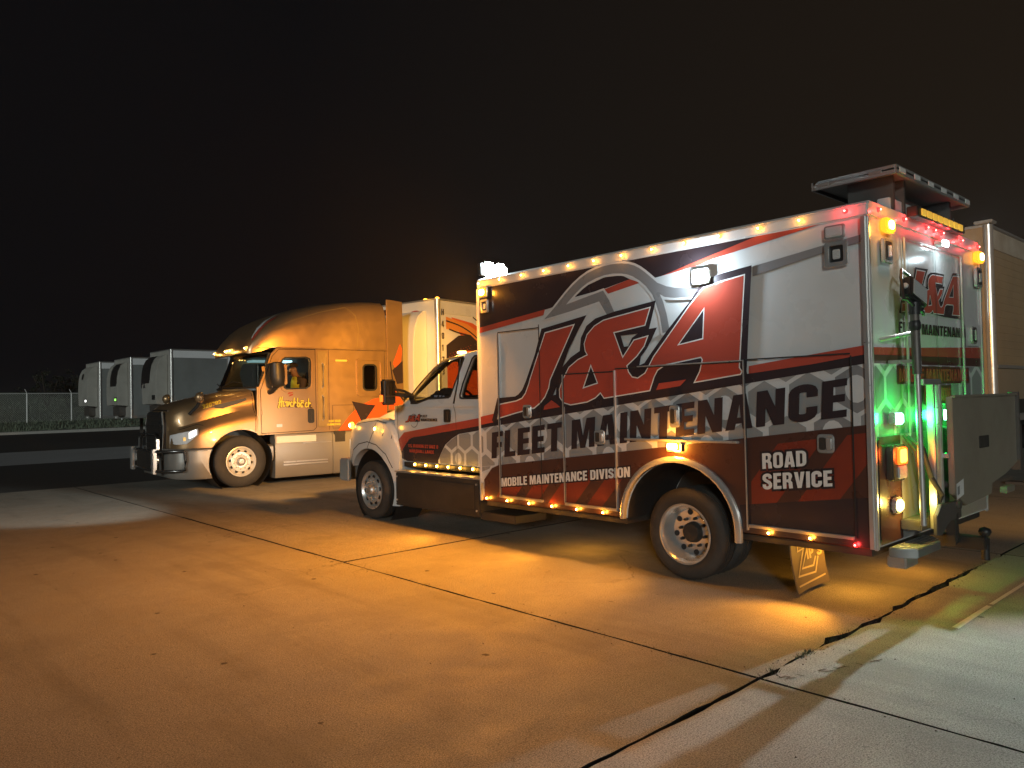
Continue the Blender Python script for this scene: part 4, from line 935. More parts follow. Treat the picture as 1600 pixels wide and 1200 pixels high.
for x0, x1 in ((5.95, 5.99), (7.97, 8.01)):
    cs = MB().prism(cabo, 0, x0, x1, [w1, w2]).mapv(tumble).build('cab_side', WHITE, TR, smooth=25)
    xi = (x1 + .001, x1 + .010) if x0 < 7 else (x0 - .010, x0 - .001)
    MB().prism(cabo, 0, xi[0], xi[1], [inflate(w1, -.035), inflate(w2, -.035)]).mapv(tumble).build('door_trim_panel', BLACKP, TR, smooth=0)
    gl = MB().sheet(w1, 0, (x0 + x1) / 2).mapv(tumble).build('side_glass', GLASS, TR, smooth=0)
    MB().sheet(w2, 0, (x0 + x1) / 2).mapv(tumble).build('side_glass', GLASSC, TR, smooth=0)
rf = MB(); secs = []
for y, z in ((6.83, 2.235), (7.12, 2.262), (7.43, 2.256), (7.625, 2.240), (7.80, 2.205)):
    x0 = 5.95 + .19 * (z - 1.6); W = 2 * (CXX - x0)
    top = [(x0 + W * t, y, z + .075 * math.sin(PI * t) ** .55 if 0 < t < 1 else z) for t in [i / 12 for i in range(13)]]
    secs.append(top + [(p[0], p[1], p[2] - .04) for p in top[::-1]])
rf.loft(secs).build('cab_roof', WHITE, TR, smooth=40)
MB().loft([[(p[0], p[1], p[2] - .045 - .03 * (1 if 0 < k < 12 else 0)) for k, p in enumerate(sc_[:13])] for sc_ in secs], closed=False, caps=False).build('headliner', SEATM, TR)
MB().box(6.2, 6.85, 7.60, 7.63, 2.05, 2.19).box(7.1, 7.76, 7.60, 7.63, 2.05, 2.19).build('sun_visor', SEATM, TR, bevel=.006)
MB().box(6.0, 7.96, 6.80, 6.84, .84, 1.75).box(6.0, 6.35, 6.80, 6.84, 1.75, 2.24).box(7.6, 7.96, 6.80, 6.84, 1.75, 2.24).build('cab_back', WHITE, TR)
MB().add([(5.985, 8.70, 1.63), (7.975, 8.70, 1.63), (7.86, 7.82, 2.20), (6.10, 7.82, 2.20), (6.98, 8.86, 1.64), (6.98, 7.92, 2.255)], [(0, 4, 5, 3), (4, 1, 2, 5)]).build('windshield', GLASS, TR)
fr_ = MB()
for a, b, c, d in (((5.985, 8.70, 1.63), (6.10, 7.82, 2.20), .09, 0), ((7.975, 8.70, 1.63), (7.86, 7.82, 2.20), -.09, 0)):
    fr_.add([(a[0], a[1] - .01, a[2] + .012), (a[0] + c, a[1] + .012, a[2] + .012), (b[0] + c, b[1] + .006, b[2] + .014), (b[0], b[1] - .01, b[2] + .010)], [(0, 1, 2, 3)])
fr_.build('windshield_border', BLACKP, TR, smooth=0)
# window surrounds and door seams
for poly in (w1, w2):
    mb = MB(); s_o = inflate(poly, .016)
    mb.prism(s_o, 0, 5.943, 5.952, [inflate(poly, -.004)]).mapv(tumble).build('window_seal', BLACKP, TR, smooth=0)
MB().prism([(8.52, 1.735), (8.36, 1.64), (8.50, 1.64), (8.56, 1.70)], 0, 5.94, 5.953).mapv(tumble).build('mirror_sail', BLACKP, TR)
XD = 5.9485; xd = [XD]
def cabdec(name, poly, m, holes=()):
    xd[0] -= .0009; return MB().sheet(poly, 0, xd[0], holes).build(name, m, TR, smooth=0)
redc = [(8.83, 1.12), (8.669, 1.239), (6.84, 1.47), (6.84, 1.375), (8.234, 1.20), (8.472, 1.177), (8.567, 1.137), (8.82, .905), (8.87, .975), (8.862, 1.10)]
cabdec('honeycomb_band', [(6.84, 1.315), (7.085, 1.288), (7.468, 1.239), (7.616, 1.176), (7.751, 1.096), (7.838, .99), (7.91, .884), (7.90, .850), (6.84, .850)], HEXL)
xd[0] -= .0009
hb_ = [(6.84, 1.30), (7.085, 1.282), (7.468, 1.233), (7.616, 1.170), (7.751, 1.09), (7.838, .985), (7.905, .885), (7.89, .852), (6.84, .852)]
for r in range(-1, 3):
    for c in range(-1, 6):
        cy = 6.95 + c * .27 + (.135 if r % 2 else 0); cz = .93 + r * .234
        p_ = clip([(cy + .132 * math.cos(math.radians(a)), cz + .132 * math.sin(math.radians(a))) for a in range(30, 390, 60)], hb_)
        if len(p_) >= 3:
            h_ = MB().sheet(p_, 0, xd[0]).build('hexagon', HEXD if (r + c) % 3 else GREY, TR, smooth=0)
            if (c, r) == (2, 0): MB().sheet(clip([(cy + .065 * math.cos(math.radians(a)), cz + .075 * math.sin(math.radians(a))) for a in range(0, 360, 20)], hb_), 0, xd[0] - .0008).build('oval', HEXL, h_, smooth=0)
xd[0] -= .0008
cabdec('dark_stripe', [(8.567, 1.137), (8.472, 1.177), (8.234, 1.20), (6.84, 1.375), (6.84, 1.315), (7.085, 1.288), (7.468, 1.239), (7.616, 1.176), (7.751, 1.096), (7.838, .99), (7.91, .884), (7.90, .850), (8.60, .850), (8.82, .905)], NAVY)
cabdec('red_stripe', redc, RED)
def cm(p): return [(8.635 - (6.54 - q[0]) * .108, 1.372 + (q[1] - 1.42 - (6.54 - q[0]) * .05) * .105) for q in p]
ringc = arcp(8.43, 1.40, .088, 20, 320, 20)
cabdec('logo_ring', thick(ringc, .012), GREY)
cabdec('logo_black', cm(BJ_), NAVY); cabdec('logo_black', cm(BA_), NAVY)
cabdec('logo_letter', cm(J_), RED); cabdec('logo_letter', cm(AA), RED, [cm(AH2)])
def cab_text(s, y0, z0, y1, h, m, slope=0):
    xd[0] -= .0009; mb = MB()
    for o, hs in text(s, h, y0 - y1):
        f = lambda p: (y0 - p[0], z0 + slope * p[0] + p[1]); mb.sheet([f(p) for p in o], 0, xd[0], [[f(p) for p in q] for q in hs])
    mb.build('lettering', m, TR, smooth=0, weld=False)
cab_text('FLEET', 8.27, 1.445, 8.12, .034, NAVY); cab_text('MAINTENANCE', 8.265, 1.395, 7.90, .038, NAVY)
cab_text('115 MARION ST UNIT 8', 8.565, 1.040, 7.895, .046, RED); cab_text('MARSHALL LANCE', 8.535, .972, 7.985, .042, RED)
xs2 = xd[0] - .001
def cgap(pts, w=.007): MB().sheet(thick(pts, w), 0, xs2).build('door_gap', SEAM, TR, smooth=0)
cgap([(8.80, 1.62), (8.81, 1.30), (8.76, 1.02), (8.66, .86)]); cgap([(7.555, 1.60), (7.52, 1.50), (7.50, 1.2), (7.50, .86)])
MB().prism([(7.545, 2.19), (7.53, 1.90), (7.56, 1.62), (7.58, 1.62), (7.55, 1.90), (7.562, 2.19)], 0, 5.940, 5.952).mapv(tumble).build('door_gap', SEAM, TR)
MB().box(5.938, 5.95, 6.84, 8.80, 1.575, 1.600).build('belt_moulding', WHITE, TR, bevel=.005)
o = MB().prism(rr(7.62, 1.385, 7.76, 1.55, .02, 3), 0, xs2 - .006, xs2 + .004).build('door_handle', BLACKP, TR, bevel=.004)
sub(o, MB().box(xs2 - .028, xs2 - .005, 7.65, 7.67, 1.41, 1.53), 'grip', BLACKM, bevel=.006)
# rocker with step lamps over a black step box
MB().box(5.93, 5.97, 6.80, 8.66, .775, .842).build('rocker_panel', BLACKP, TR, bevel=.006)
for y in (8.391, 8.146, 7.902, 7.667, 7.424, 7.175):
    o = MB().cyl((y, .817), 0, .021, 5.915, 5.932, 14).build('step_light', AMB, TR, smooth=30)
    sub(o, MB().cyl((y, .817), 0, .010, 5.909, 5.916, 10), 'led', AMBC, smooth=30)
    lamp('step_glow', 'POINT', (5.87, y, .81), .55, (1, .46, .05), TR, .012)
sb = MB().box(5.76, 6.35, 6.87, 8.62, .30, .715).build('step_box', BLACKM, TR, bevel=.012)
sub(sb, MB().box(5.745, 5.96, 6.86, 8.63, .716, .735), 'step_tread', ALUR, bevel=.004)
sub(sb, MB().box(5.752, 5.76, 6.95, 8.55, .36, .66), 'box_lid', BLACKM, bevel=.006)
for yy in (6.92, 8.58):
    for zz in (.35, .66): sub(sb, MB().cyl((yy, zz), 0, .012, 5.748, 5.761, 8), 'bolt', ALU, smooth=0)
MB().box(5.80, 6.3, 6.30, 6.9, .25, .34).box(5.79, 6.3, 6.9, 8.66, .27, .30).build('step_support', BLACKM, TR, bevel=.006)
for i in range(5): sub(sb, MB().box(5.75, 5.95, 7.0 + i * .32, 7.18 + i * .32, .7355, .741), 'tread_pad', ALU, bevel=.002)
# hood and fenders in one shell
secs = []
for (y, zt_, zf, k, zb_) in ((10.14, 1.26, 1.08, .80, .84), (10.08, 1.36, 1.20, .88, .83), (9.98, 1.44, 1.30, .945, .82), (9.80, 1.50, 1.38, .985, .70), (9.55, 1.555, 1.42, 1.0, .55), (9.30, 1.60, 1.43, 1.0, .45), (9.10, 1.63, 1.42, 1.0, .32), (8.98, 1.65, 1.39, .995, .24), (8.88, 1.66, 1.28, .975, .23), (8.80, 1.665, 1.12, .955, .23), (8.73, 1.67, .98, .93, .23)):
    hp = [(0, zt_), (.40, zt_ - .004), (.60, zt_ - .018), (.68, zt_ - .055), (.73, min(zt_ - .10, zf - .035)), (.84, zf - .030), (.98, zf + .010), (1.075, zf + .004), (1.135, zf - .045), (1.165, zf - .16), (1.17, max(zb_ + .03, zf - .36)), (1.165, zb_)]
    if y < 8.9: hp[4] = (.76, zt_ - .10); hp[5] = (.90, zt_ - .24)
    r_ = [(CXX - x * k, y, z) for x, z in hp]; l_ = [(CXX + x * k, y, z) for x, z in hp[:0:-1]]
    secs.append(r_ + l_)
hood = MB().loft(secs).build('hood', WHITE, TR, smooth=24)
cut(hood, MB().cyl((9.37, .44), 0, .565, 5.5, 6.42, 40), 24); cut(hood, MB().cyl((9.37, .44), 0, .565, 7.54, 8.5, 40), 24)
MB().lathe([(5.93, .558), (6.40, .558), (6.40, .02)], (9.37, .44), 0, 40).build('wheel_liner', BLACKP, TR, smooth=40)
for pl, w in (([(9.20, 1.40), (9.24, 1.25), (9.34, 1.10), (9.40, 1.01)], .010), ([(9.98, 1.28), (9.60, 1.37), (9.2, 1.40), (8.95, 1.36)], .007)):
    strip_on(hood, pl, w, 0, 5.0, 'hood_gap', SEAM, TR)
for z0, z1 in ((1.30, 1.345), (1.235, 1.28), (1.17, 1.215)):
    P_v = on_surface(hood, [(9.02, z0 + .02), (8.86, z0 - .02), (8.86, z1 - .02), (9.00, z1 + .02)], 0, 5.0, .004)
    MB().add(P_v, [(0, 1, 2, 3)]).build('fender_vent', BLACKP, TR, smooth=0)
MB().box(6.05, 7.9, 8.70, 8.80, 1.60, 1.655).build('cowl_grille', BLACKP, TR, bevel=.01)
strip_on(hood, [(9.96 - .0, .63), (9.93, .80), (9.82, .965), (9.64, 1.06), (9.40, 1.10), (9.16, 1.06), (8.95, .94), (8.83, .75)], .012, 0, 5.0, 'fender_lip', SEAM, TR, off=.0015)
bp = MB().box(5.90, 8.06, 10.13, 10.27, .50, .83).build('bumper', CHROME, TR, bevel=.04, seg=3)
MB().box(5.835, 5.91, 9.99, 10.24, .50, .83).build('bumper_end', CHROME, TR, bevel=.02)
MB().box(6.35, 7.6, 10.10, 10.16, .88, 1.22).build('grille', CHROME, TR, bevel=.01)
for x in (6.12, 7.84):
    o = MB().prism(rr(x - .14, .93, x + .14, 1.14, .04, 3), 1, 10.08, 10.17).build('headlamp', HEADL, TR, bevel=.01)
# lamp on the fender crest and on the hood side
def amp(p, r, name='turn_lamp'):
    o = MB().lathe([(p[0] + .02, r * 1.2), (p[0] - .01, r * 1.1), (p[0] - .025, r * .7), (p[0] - .03, .0005)], (p[1], p[2]), 0, 14).build(name, AMB, TR, smooth=50)
    sub(o, MB().lathe([(p[0] - .026, r * .6), (p[0] - .036, .0005)], (p[1], p[2]), 0, 10), 'bulb', AMBC, smooth=50)
amp((5.87, 9.93, 1.325), .042); amp((5.835, 9.20, 1.285), .032)
# side mirror on its arm
mb = MB().box(5.44, 5.62, 8.36, 8.47, 1.62, 1.955).build('side_mirror', BLACKP, TR, bevel=.022, seg=3)
sub(mb, MB().box(5.455, 5.605, 8.352, 8.359, 1.745, 1.935), 'mirror_glass', GLASSD, bevel=.003)
sub(mb, MB().box(5.455, 5.605, 8.352, 8.359, 1.64, 1.73), 'convex_glass', GLASSD, bevel=.003)
sub(mb, MB().box(5.425, 5.442, 8.40, 8.46, 1.66, 1.75), 'turn_marker', TAILL, bevel=.004)
MB().tube([(5.60, 8.42, 1.76), (5.78, 8.44, 1.75), (5.96, 8.45, 1.73)], .028, 8).tube([(5.60, 8.42, 1.83), (5.80, 8.44, 1.80), (5.97, 8.47, 1.74)], .018, 8).build('mirror_arm', BLACKP, TR, smooth=50)
mb = MB().box(8.34, 8.52, 8.36, 8.47, 1.62, 1.955).build('side_mirror', BLACKP, TR, bevel=.022, seg=3)
MB().tube([(8.36, 8.42, 1.76), (8.0, 8.45, 1.73)], .028, 8).build('mirror_arm', BLACKP, TR, smooth=50)
# cab roof marker
MB().prism(rr(6.06, 2.255, 6.16, 2.29, .012, 3), 1, 7.55, 7.62).build('roof_marker', emis('roof_marker_lit', (1, .8, .35), 5, (.9, .8, .5)), TR, bevel=.008)
# interior
MB().box(6.02, 7.94, 8.15, 8.62, 1.1, 1.66).box(6.0, 7.96, 6.9, 8.6, .80, .86).build('dashboard', BLACKP, TR, bevel=.03)
for x in (6.22, 7.22):
    s1 = MB().box(x, x + .5, 7.30, 7.85, 1.05, 1.22).build('seat', SEATM, TR, bevel=.04)
    sub(s1, MB().box(x, x + .5, 7.12, 7.30, 1.15, 1.88), 'backrest', SEATM, bevel=.05)
    sub(s1, MB().box(x + .12, x + .38, 7.13, 7.25, 1.90, 2.08), 'headrest', SEATM, bevel=.04)
sw = MB(); ring_ = [(6.47 + .20 * math.cos(t), 8.02 + .10 * math.sin(t), 1.66 + .17 * math.sin(t)) for t in [2 * PI * i / 24 for i in range(25)]]
sw.tube(ring_, .016, 8); sw.tube([ring_[0], (6.47, 8.04, 1.64), ring_[12]], .014, 6); sw.tube([(6.47, 8.04, 1.64), (6.47, 8.25, 1.52)], .03, 8)
sw.build('steering_wheel', BLACKP, TR, smooth=50)
# amber flood of the front strobes onto the yard and the tractor
lamp('strobe_beam', 'SPOT', (5.85, YF + .10, 2.90), 3500, (1, .42, .06), TR, .10, to=(9.15, 14.82, .25), angle=50, blend=.22)
lamp('strobe_beam', 'SPOT', (8.08, YF + .10, 2.90), 2600, (1, .45, .045), TR, .06, to=(10.8, 14.6, 2.1), angle=44, blend=.5)
for x in (6.12, 7.84): lamp('headlamp_beam', 'SPOT', (x, 10.24, 1.03), 170, (1, .90, .74), TR, .05, to=(x - .2, 16, .75), angle=58, blend=1)
lamp('turn_glow', 'POINT', (5.72, 9.98, 1.33), 2.2, (1, .40, .04), TR, .03); lamp('turn_glow', 'POINT', (5.70, 9.10, 1.29), 1.6, (1, .40, .04), TR, .03)
lamp('flood_beam', 'SPOT', (5.80, 6.95, 3.22), 1500, (.86, .97, .93), TR, .02, to=(1.9, 16.0, 0), angle=27, blend=.5)
# amber LEDs under the body light the slab
for (x, y, e) in ((6.3, 7.9, 9), (6.2, 5.6, 9), (6.4, 2.75, 14), (7.4, 2.7, 10)): lamp('under_glow', 'POINT', (x, y, .36 if y > 7 else .40), e, (1, .42, .04), TR, .04)

# cloth bag on the ledge inside the driver's window
bagt = thing('bag', 'black cloth bag with pale blue print behind the driver window of the service truck', 'bag', (6.09, 7.95, 1.62), world_org=True)
bg_ = MB(); secs = []
for i, (y, r) in enumerate(((8.16, .03), (8.08, .08), (7.95, .105), (7.82, .10), (7.70, .07), (7.64, .02))):
    secs.append([(6.12 + .10 * math.cos(t) , y, 1.715 + r * math.sin(t) + .015 * math.sin(3 * t + i)) for t in [2 * PI * k / 14 for k in range(14)]])
bb_ = bg_.loft(secs).build('bag_body', BAGB, bagt, smooth=60)
pm = MB()
for q in ([(8.06, 1.735), (7.98, 1.735), (8.02, 1.67), (8.05, 1.67)], [(7.95, 1.735), (7.90, 1.73), (7.93, 1.67), (7.96, 1.67)], [(7.87, 1.73), (7.83, 1.72), (7.88, 1.67), (7.91, 1.67)]): pm.sheet(q, 0, 6.012)
sub(bb_, pm, 'print', BLUEW, smooth=0)
# ------------------------------------------------------------------ portable flood light on its pole at the rear corner
FL = thing('work_light', 'unlit black LED floodlight with carry frame on a grey pole behind the rear doors', 'floodlight', (6.02, 2.10, .70), world_org=True)
MB().tube([(6.03, 2.10, .66), (6.0, 2.10, 1.80)], .022, 12).build('pole', ALUR, FL, smooth=50)
MB().tube([(6.0, 2.10, 1.78), (5.985, 2.10, 2.24)], .032, 12).build('pole_sleeve', STEEL, FL, smooth=50)
MB().lathe([(2.10, .03), (2.12, .04), (2.16, .04), (2.18, .03)], (5.988, 2.10), 2, 14).build('clamp_collar', BLACKP, FL, smooth=40)
MB().tube([(5.985, 2.10, 2.22), (5.985, 2.10, 2.31)], .040, 12).build('swivel', BLACKP, FL, smooth=50)
MB().box(5.98, 6.0, 2.09, 2.30, 1.86, 1.89).build('wall_bracket', ALUR, FL, bevel=.004)
n_f = Vector((-.10, -.97, .14)).normalized(); w_f = Vector((.97, -.10, 0)); w_f = (w_f - n_f * w_f.dot(n_f)).normalized(); h_f = n_f.cross(w_f)
rot = Matrix((n_f, w_f, h_f)).transposed() @ Matrix.Rotation(math.radians(-22), 3, 'X')
def hx_(v): return tuple(Vector((6.03, 2.09, 2.39)) + rot @ (Vector(v) * .84))
h_ = MB().box(-.085, .02, -.14, .14, -.10, .10).mapv(hx_).build('lamp_head', BLACKP, FL, bevel=.012)
sub(h_, MB().box(.021, .028, -.115, .115, -.075, .075).mapv(hx_), 'lens', WHTD, bevel=.004)
sub(h_, MB().box(-.106, -.086, -.10, -.085, -.06, .06).box(-.106, -.086, -.05, -.035, -.06, .06).box(-.106, -.086, 0, .015, -.06, .06).box(-.106, -.086, .05, .065, -.06, .06).mapv(hx_), 'cooling_fin', BLACKP)
sub(h_, MB().cyl((-.03, 0), 1, .024, -.158, -.14, 14).mapv(hx_), 'tilt_knob', VWHITE, smooth=30)
MB().tube([hx_((-.03, -.165, -.15)), hx_((-.06, -.17, .08)), hx_((-.09, -.11, .20)), hx_((-.09, .11, .20)), hx_((-.06, .17, .08)), hx_((-.03, .165, -.15))], .012, 8).build('carry_frame', BLACKP, FL, smooth=50)
MB().tube([hx_((-.02, -.14, -.13)), hx_((-.01, 0, -.16)), hx_((-.02, .14, -.13))], .013, 8).build('cradle', BLACKP, FL, smooth=50)

# ------------------------------------------------------------------ sleeper tractor, local frame: x rearwards, y away from the camera, z up
TH = math.radians(-3.7)
CA = thing('tractor_unit', 'copper sleeper cab semi tractor with grille guard, seen from its driver side under amber light', 'semi truck', (6.34, 15.0, 0), TH)
def cpart(mb, name, m, **k): return mb.build(name, m, CA, **k)
CY = 1.25
def ring_sec(x, half):   # half: list of (dy from centre, z), top centre first
    return [(x, CY - d, z) for d, z in half] + [(x, CY + d, z) for d, z in half[:0:-1]]
secs = []
for (x, zt_, hw, zc, hf, zb_) in ((-1.27, 1.50, .62, 1.05, .80, .84), (-1.24, 1.60, .74, 1.10, .95, .84), (-1.15, 1.68, .84, 1.14, 1.08, .84), (-1.0, 1.745, .90, 1.18, 1.17, .84), (-.75, 1.81, .95, 1.25, 1.22, .84), (-.45, 1.88, .99, 1.34, 1.24, .84), (-.15, 1.935, 1.01, 1.41, 1.245, .84), (.12, 1.985, 1.03, 1.47, 1.245, .84), (.34, 2.03, 1.05, 1.50, 1.245, .84)):
    secs.append(ring_sec(x, [(0, zt_), (hw * .45, zt_ - .012), (hw * .78, zt_ - .045), (hw * .94, zt_ - .10), (hw, zt_ - .19), (hw + .02, zt_ - .30), (hw + .04, zc + .10), (hf - .05, zc - .01), (hf - .01, zc - .07), (hf, zc - .18), (hf + .005, .98), (hf, zb_)]))
hd = cpart(MB().loft(secs), 'hood', COPPER, smooth=40)
secs = []
for (x, hf, zb_) in ((-1.33, .80, .30), (-1.30, 1.0, .27), (-1.2, 1.14, .25), (-1.05, 1.22, .24), (-.8, 1.25, .23), (-.45, 1.25, .23), (0, 1.25, .5), (.40, 1.25, .5), (.66, 1.25, .5)):
    secs.append(ring_sec(x, [(0, .835), (hf - .06, .835), (hf + .004, .80), (hf + .008, .60), (hf, zb_ + .05), (hf - .04, zb_), (0, zb_)]))
bm_ = cpart(MB().loft(secs), 'bumper', SILVER, smooth=40)
for o in (hd, bm_): cut(o, MB().cyl((0.0, .53), 1, .64, -.5, .62, 48)); cut(o, MB().cyl((0.0, .53), 1, .64, 1.88, 3.0, 48))
cpart(MB().lathe([(.05, .634), (.60, .634), (.60, .02)], (0, .53), 1, 40), 'wheel_liner', BLACKP, smooth=40)
cpart(MB().box(-1.1, 3.5, .55, 1.95, .5, .8), 'chassis', BLACKM)
# arch lip
lip = MB(); s_ = []
for a in range(-6, 187, 8):
    c_, q_ = math.cos(math.radians(a)), math.sin(math.radians(a)); s_.append([(.645 * c_, -.004, .53 + .645 * q_), (.645 * c_, .03, .53 + .645 * q_), (.685 * c_, .03, .53 + .685 * q_), (.68 * c_, -.012, .53 + .68 * q_)])
# grille with slats, headlamps, hood details
gr_ = cpart(MB().prism([(CY - .60, .62), (CY - .66, 1.30), (CY - .52, 1.56), (CY + .52, 1.56), (CY + .66, 1.30), (CY + .60, .62)], 0, -1.335, -1.24), 'grille', BLACKP, bevel=.02)
for i in range(9):
    z = .70 + i * .095; w = .56 if z < 1.35 else .50
    sub(gr_, MB().box(-1.352, -1.333, CY - w, CY + w, z, z + .032), 'slat', BLACKM, bevel=.004)
for s in (-1, 1):
    sub(gr_, MB().tube([(-1.33, CY + s * .61, .62), (-1.33, CY + s * .67, 1.30), (-1.31, CY + s * .54, 1.56)], .018, 8), 'grille_trim', CHROME, smooth=50)
    yy = lambda d: CY + s * d
    hl = cpart(MB().loft([[(-1.262, yy(.86), .93), (-1.262, yy(.86), 1.10), (-1.20, yy(.86), 1.10), (-1.20, yy(.86), .93)], [(-1.19, yy(1.085), .92), (-1.19, yy(1.085), 1.135), (-1.12, yy(1.05), 1.135), (-1.12, yy(1.05), .92)], [(-1.03, yy(1.195), .93), (-1.03, yy(1.195), 1.17), (-1.0, yy(1.15), 1.17), (-1.0, yy(1.15), .93)], [(-.83, yy(1.238), 1.10), (-.83, yy(1.238), 1.225), (-.82, yy(1.2), 1.225), (-.82, yy(1.2), 1.10)]]), 'headlight', mat('headlight_lens', (.78, .80, .82), .10, coat=.6, spec=.8, bump=.3, bscale=30), bevel=.008, smooth=50)
    sub(hl, MB().loft([[(-1.0, yy(1.205), 1.02), (-1.0, yy(1.205), 1.15), (-.98, yy(1.18), 1.15), (-.98, yy(1.18), 1.02)], [(-.87, yy(1.240), 1.10), (-.87, yy(1.240), 1.205), (-.86, yy(1.21), 1.205), (-.86, yy(1.21), 1.10)]]), 'lamp_bulb', emis('headlight_lit', (1, .95, .82), 3.2, (.9, .9, .9)), bevel=.006)
    sub(hl, MB().box(-1.09, -1.02, yy(1.165) - .02, yy(1.165) + .02, .99, 1.06), 'turn_lens', AMBD, bevel=.006)
    arm = cpart(MB().tube([(-.92, yy(.99), 1.50), (-.80, yy(1.10), 1.66), (-.76, yy(1.16), 1.78)], .035, 8), 'hood_mirror', BLACKP, smooth=50)
    sub(arm, MB().loft([[(-.78 + k * .03 + .0 * t, yy(1.18) + r * .9 * math.cos(t), 1.83 + r * 1.15 * math.sin(t)) for t in [2 * PI * j / 14 for j in range(14)]] for k, r in ((-3, .02), (-2, .07), (0, .095), (1.5, .09), (2, .075))]), 'mirror_shell', COPPER, smooth=60)
    # louvre on the hood side
    lv = cpart(MB().prism([(-.52, 1.635), (-.42, 1.68), (.18, 1.81), (.20, 1.755), (-.30, 1.60)], 1, yy(1.036) - .012, yy(1.036) + .012), 'hood_louvre', BLACKP, bevel=.008)
cpart(MB().tube([(-1.22, CY - .6, 1.58), (-1.26, CY, 1.60), (-1.22, CY + .6, 1.58)], .012, 8), 'hood_lip', BLACKP)
# grille guard
gg = MB()
for z in (.42, .80): gg.tube([(-1.10, -.02, z), (-1.32, .04, z), (-1.50, .30, z), (-1.54, .8, z), (-1.54, 1.7, z), (-1.50, 2.2, z), (-1.32, 2.46, z)], .028, 10)
gg.tube([(-1.10, -.02, .42), (-1.08, -.02, .61), (-1.10, -.02, .80)], .028, 10).tube([(-1.44, .60, .80), (-1.44, .62, 1.04), (-1.42, .8, 1.12), (-1.42, 1.7, 1.12), (-1.44, 1.88, 1.04), (-1.44, 1.9, .80)], .024, 10)
G_ = cpart(gg, 'grille_guard', mat('dark_chrome', (.16, .16, .16), .22, metal=.85, var=.1), smooth=50)
for y in (.36, 2.10): sub(G_, MB().box(-1.57, -1.50, y, y + .16, .36, .84), 'guard_upright', ALU, bevel=.012)
for y in (.56, 1.90): sub(G_, MB().box(-1.46, -1.40, y, y + .09, .82, 1.03), 'guard_plate', ALU, bevel=.01)
sub(G_, MB().prism(rr(.72, .42, 1.8, .78, .05, 4), 0, -1.535, -1.515), 'mesh_panel', BLACKM)
sub(G_, MB().cyl((.52, .63), 0, .085, -1.50, -1.44, 18), 'guard_lamp', CHROME, smooth=30)
sub(G_, MB().cyl((2.05, .63), 0, .085, -1.50, -1.44, 18), 'guard_lamp', CHROME, smooth=30)
# cab and sleeper sides with their window openings
cabp = [(.34, 1.04), (3.36, 1.06), (3.36, 2.87), (.80, 2.87), (.64, 2.72), (.38, 2.03)]
dw = [(.875, 2.55), (.83, 2.40), (.93, 2.02), (.97, 1.995), (1.40, 2.01), (1.465, 2.05), (1.48, 2.12), (1.49, 2.56), (1.47, 2.62), (1.40, 2.645), (.95, 2.63), (.90, 2.60)]
sw_ = rr(2.765, 1.955, 3.075, 2.505, .08, 5)
for ya, yb in ((0.005, .06), (2.44, 2.495)):
    cs = cpart(MB().prism(cabp, 1, ya, yb, [dw, sw_]), 'cab_side', COPPER, smooth=25)
    cpart(MB().sheet(dw, 1, (ya + yb) / 2), 'door_glass', GLASS, smooth=0)
    sub(cs, MB().sheet(sw_, 1, (ya + yb) / 2), 'sleeper_glass', GLASST, smooth=0)
    o_ = -.024 if ya < 1 else 2.485
    sub(cs, MB().prism(rr(2.585, 1.795, 3.245, 2.67, .10, 5), 1, o_, o_ + .032, [rr(2.64, 1.85, 3.19, 2.615, .08, 5)]), 'hatch_frame', COPPER, bevel=.008, smooth=40)
    sub(cs, MB().prism(inflate(sw_, .03), 1, o_ + .010, o_ + .032, [inflate(sw_, -.004)]), 'window_seal', BLACKP, bevel=.004)
    sub(cs, MB().prism(inflate(dw, .028), 1, o_ + .018, o_ + .034, [inflate(dw, -.004)]), 'window_seal', BLACKP)
    sub(cs, MB().prism(inflate(dw, .085), 1, o_ + .012, o_ + .034, [inflate(dw, .05)]), 'window_moulding', COPPER, bevel=.004)
cpart(MB().box(3.31, 3.355, .06, 2.44, 1.06, 2.87), 'sleeper_back', COPPER)
cpart(MB().box(.45, 3.31, .06, 2.44, 1.05, 1.10), 'cab_floor', BLACKP)
cpart(MB().box(1.95, 2.0, .06, 2.44, 1.1, 2.84), 'sleeper_curtain', SEATM)
# roof: brow over the windshield then the tall fairing
secs = []
for (x, zt_, hw, zl) in ((.20, 2.80, .95, 2.74), (.22, 2.90, 1.02, 2.73), (.33, 3.10, 1.06, 2.74), (.50, 3.30, 1.10, 2.78), (.72, 3.47, 1.14, 2.865), (1.02, 3.62, 1.17, 2.872), (1.45, 3.77, 1.20, 2.872), (1.89, 3.88, 1.225, 2.872), (2.51, 3.98, 1.235, 2.872), (3.0, 4.03, 1.24, 2.872), (3.355, 4.04, 1.24, 2.872)):
    h = zt_ - zl
    secs.append(ring_sec(x, [(0, zt_), (hw * .5, zt_ - h * .015), (hw * .78, zt_ - h * .06), (hw * .90, zt_ - h * .14), (hw * .97, zt_ - h * .28), (hw, zt_ - h * .48), (hw + .003, zl + h * .2), (hw + .003, zl), (0, zl)]))
cpart(MB().loft(secs), 'roof_fairing', COPPER, smooth=60)
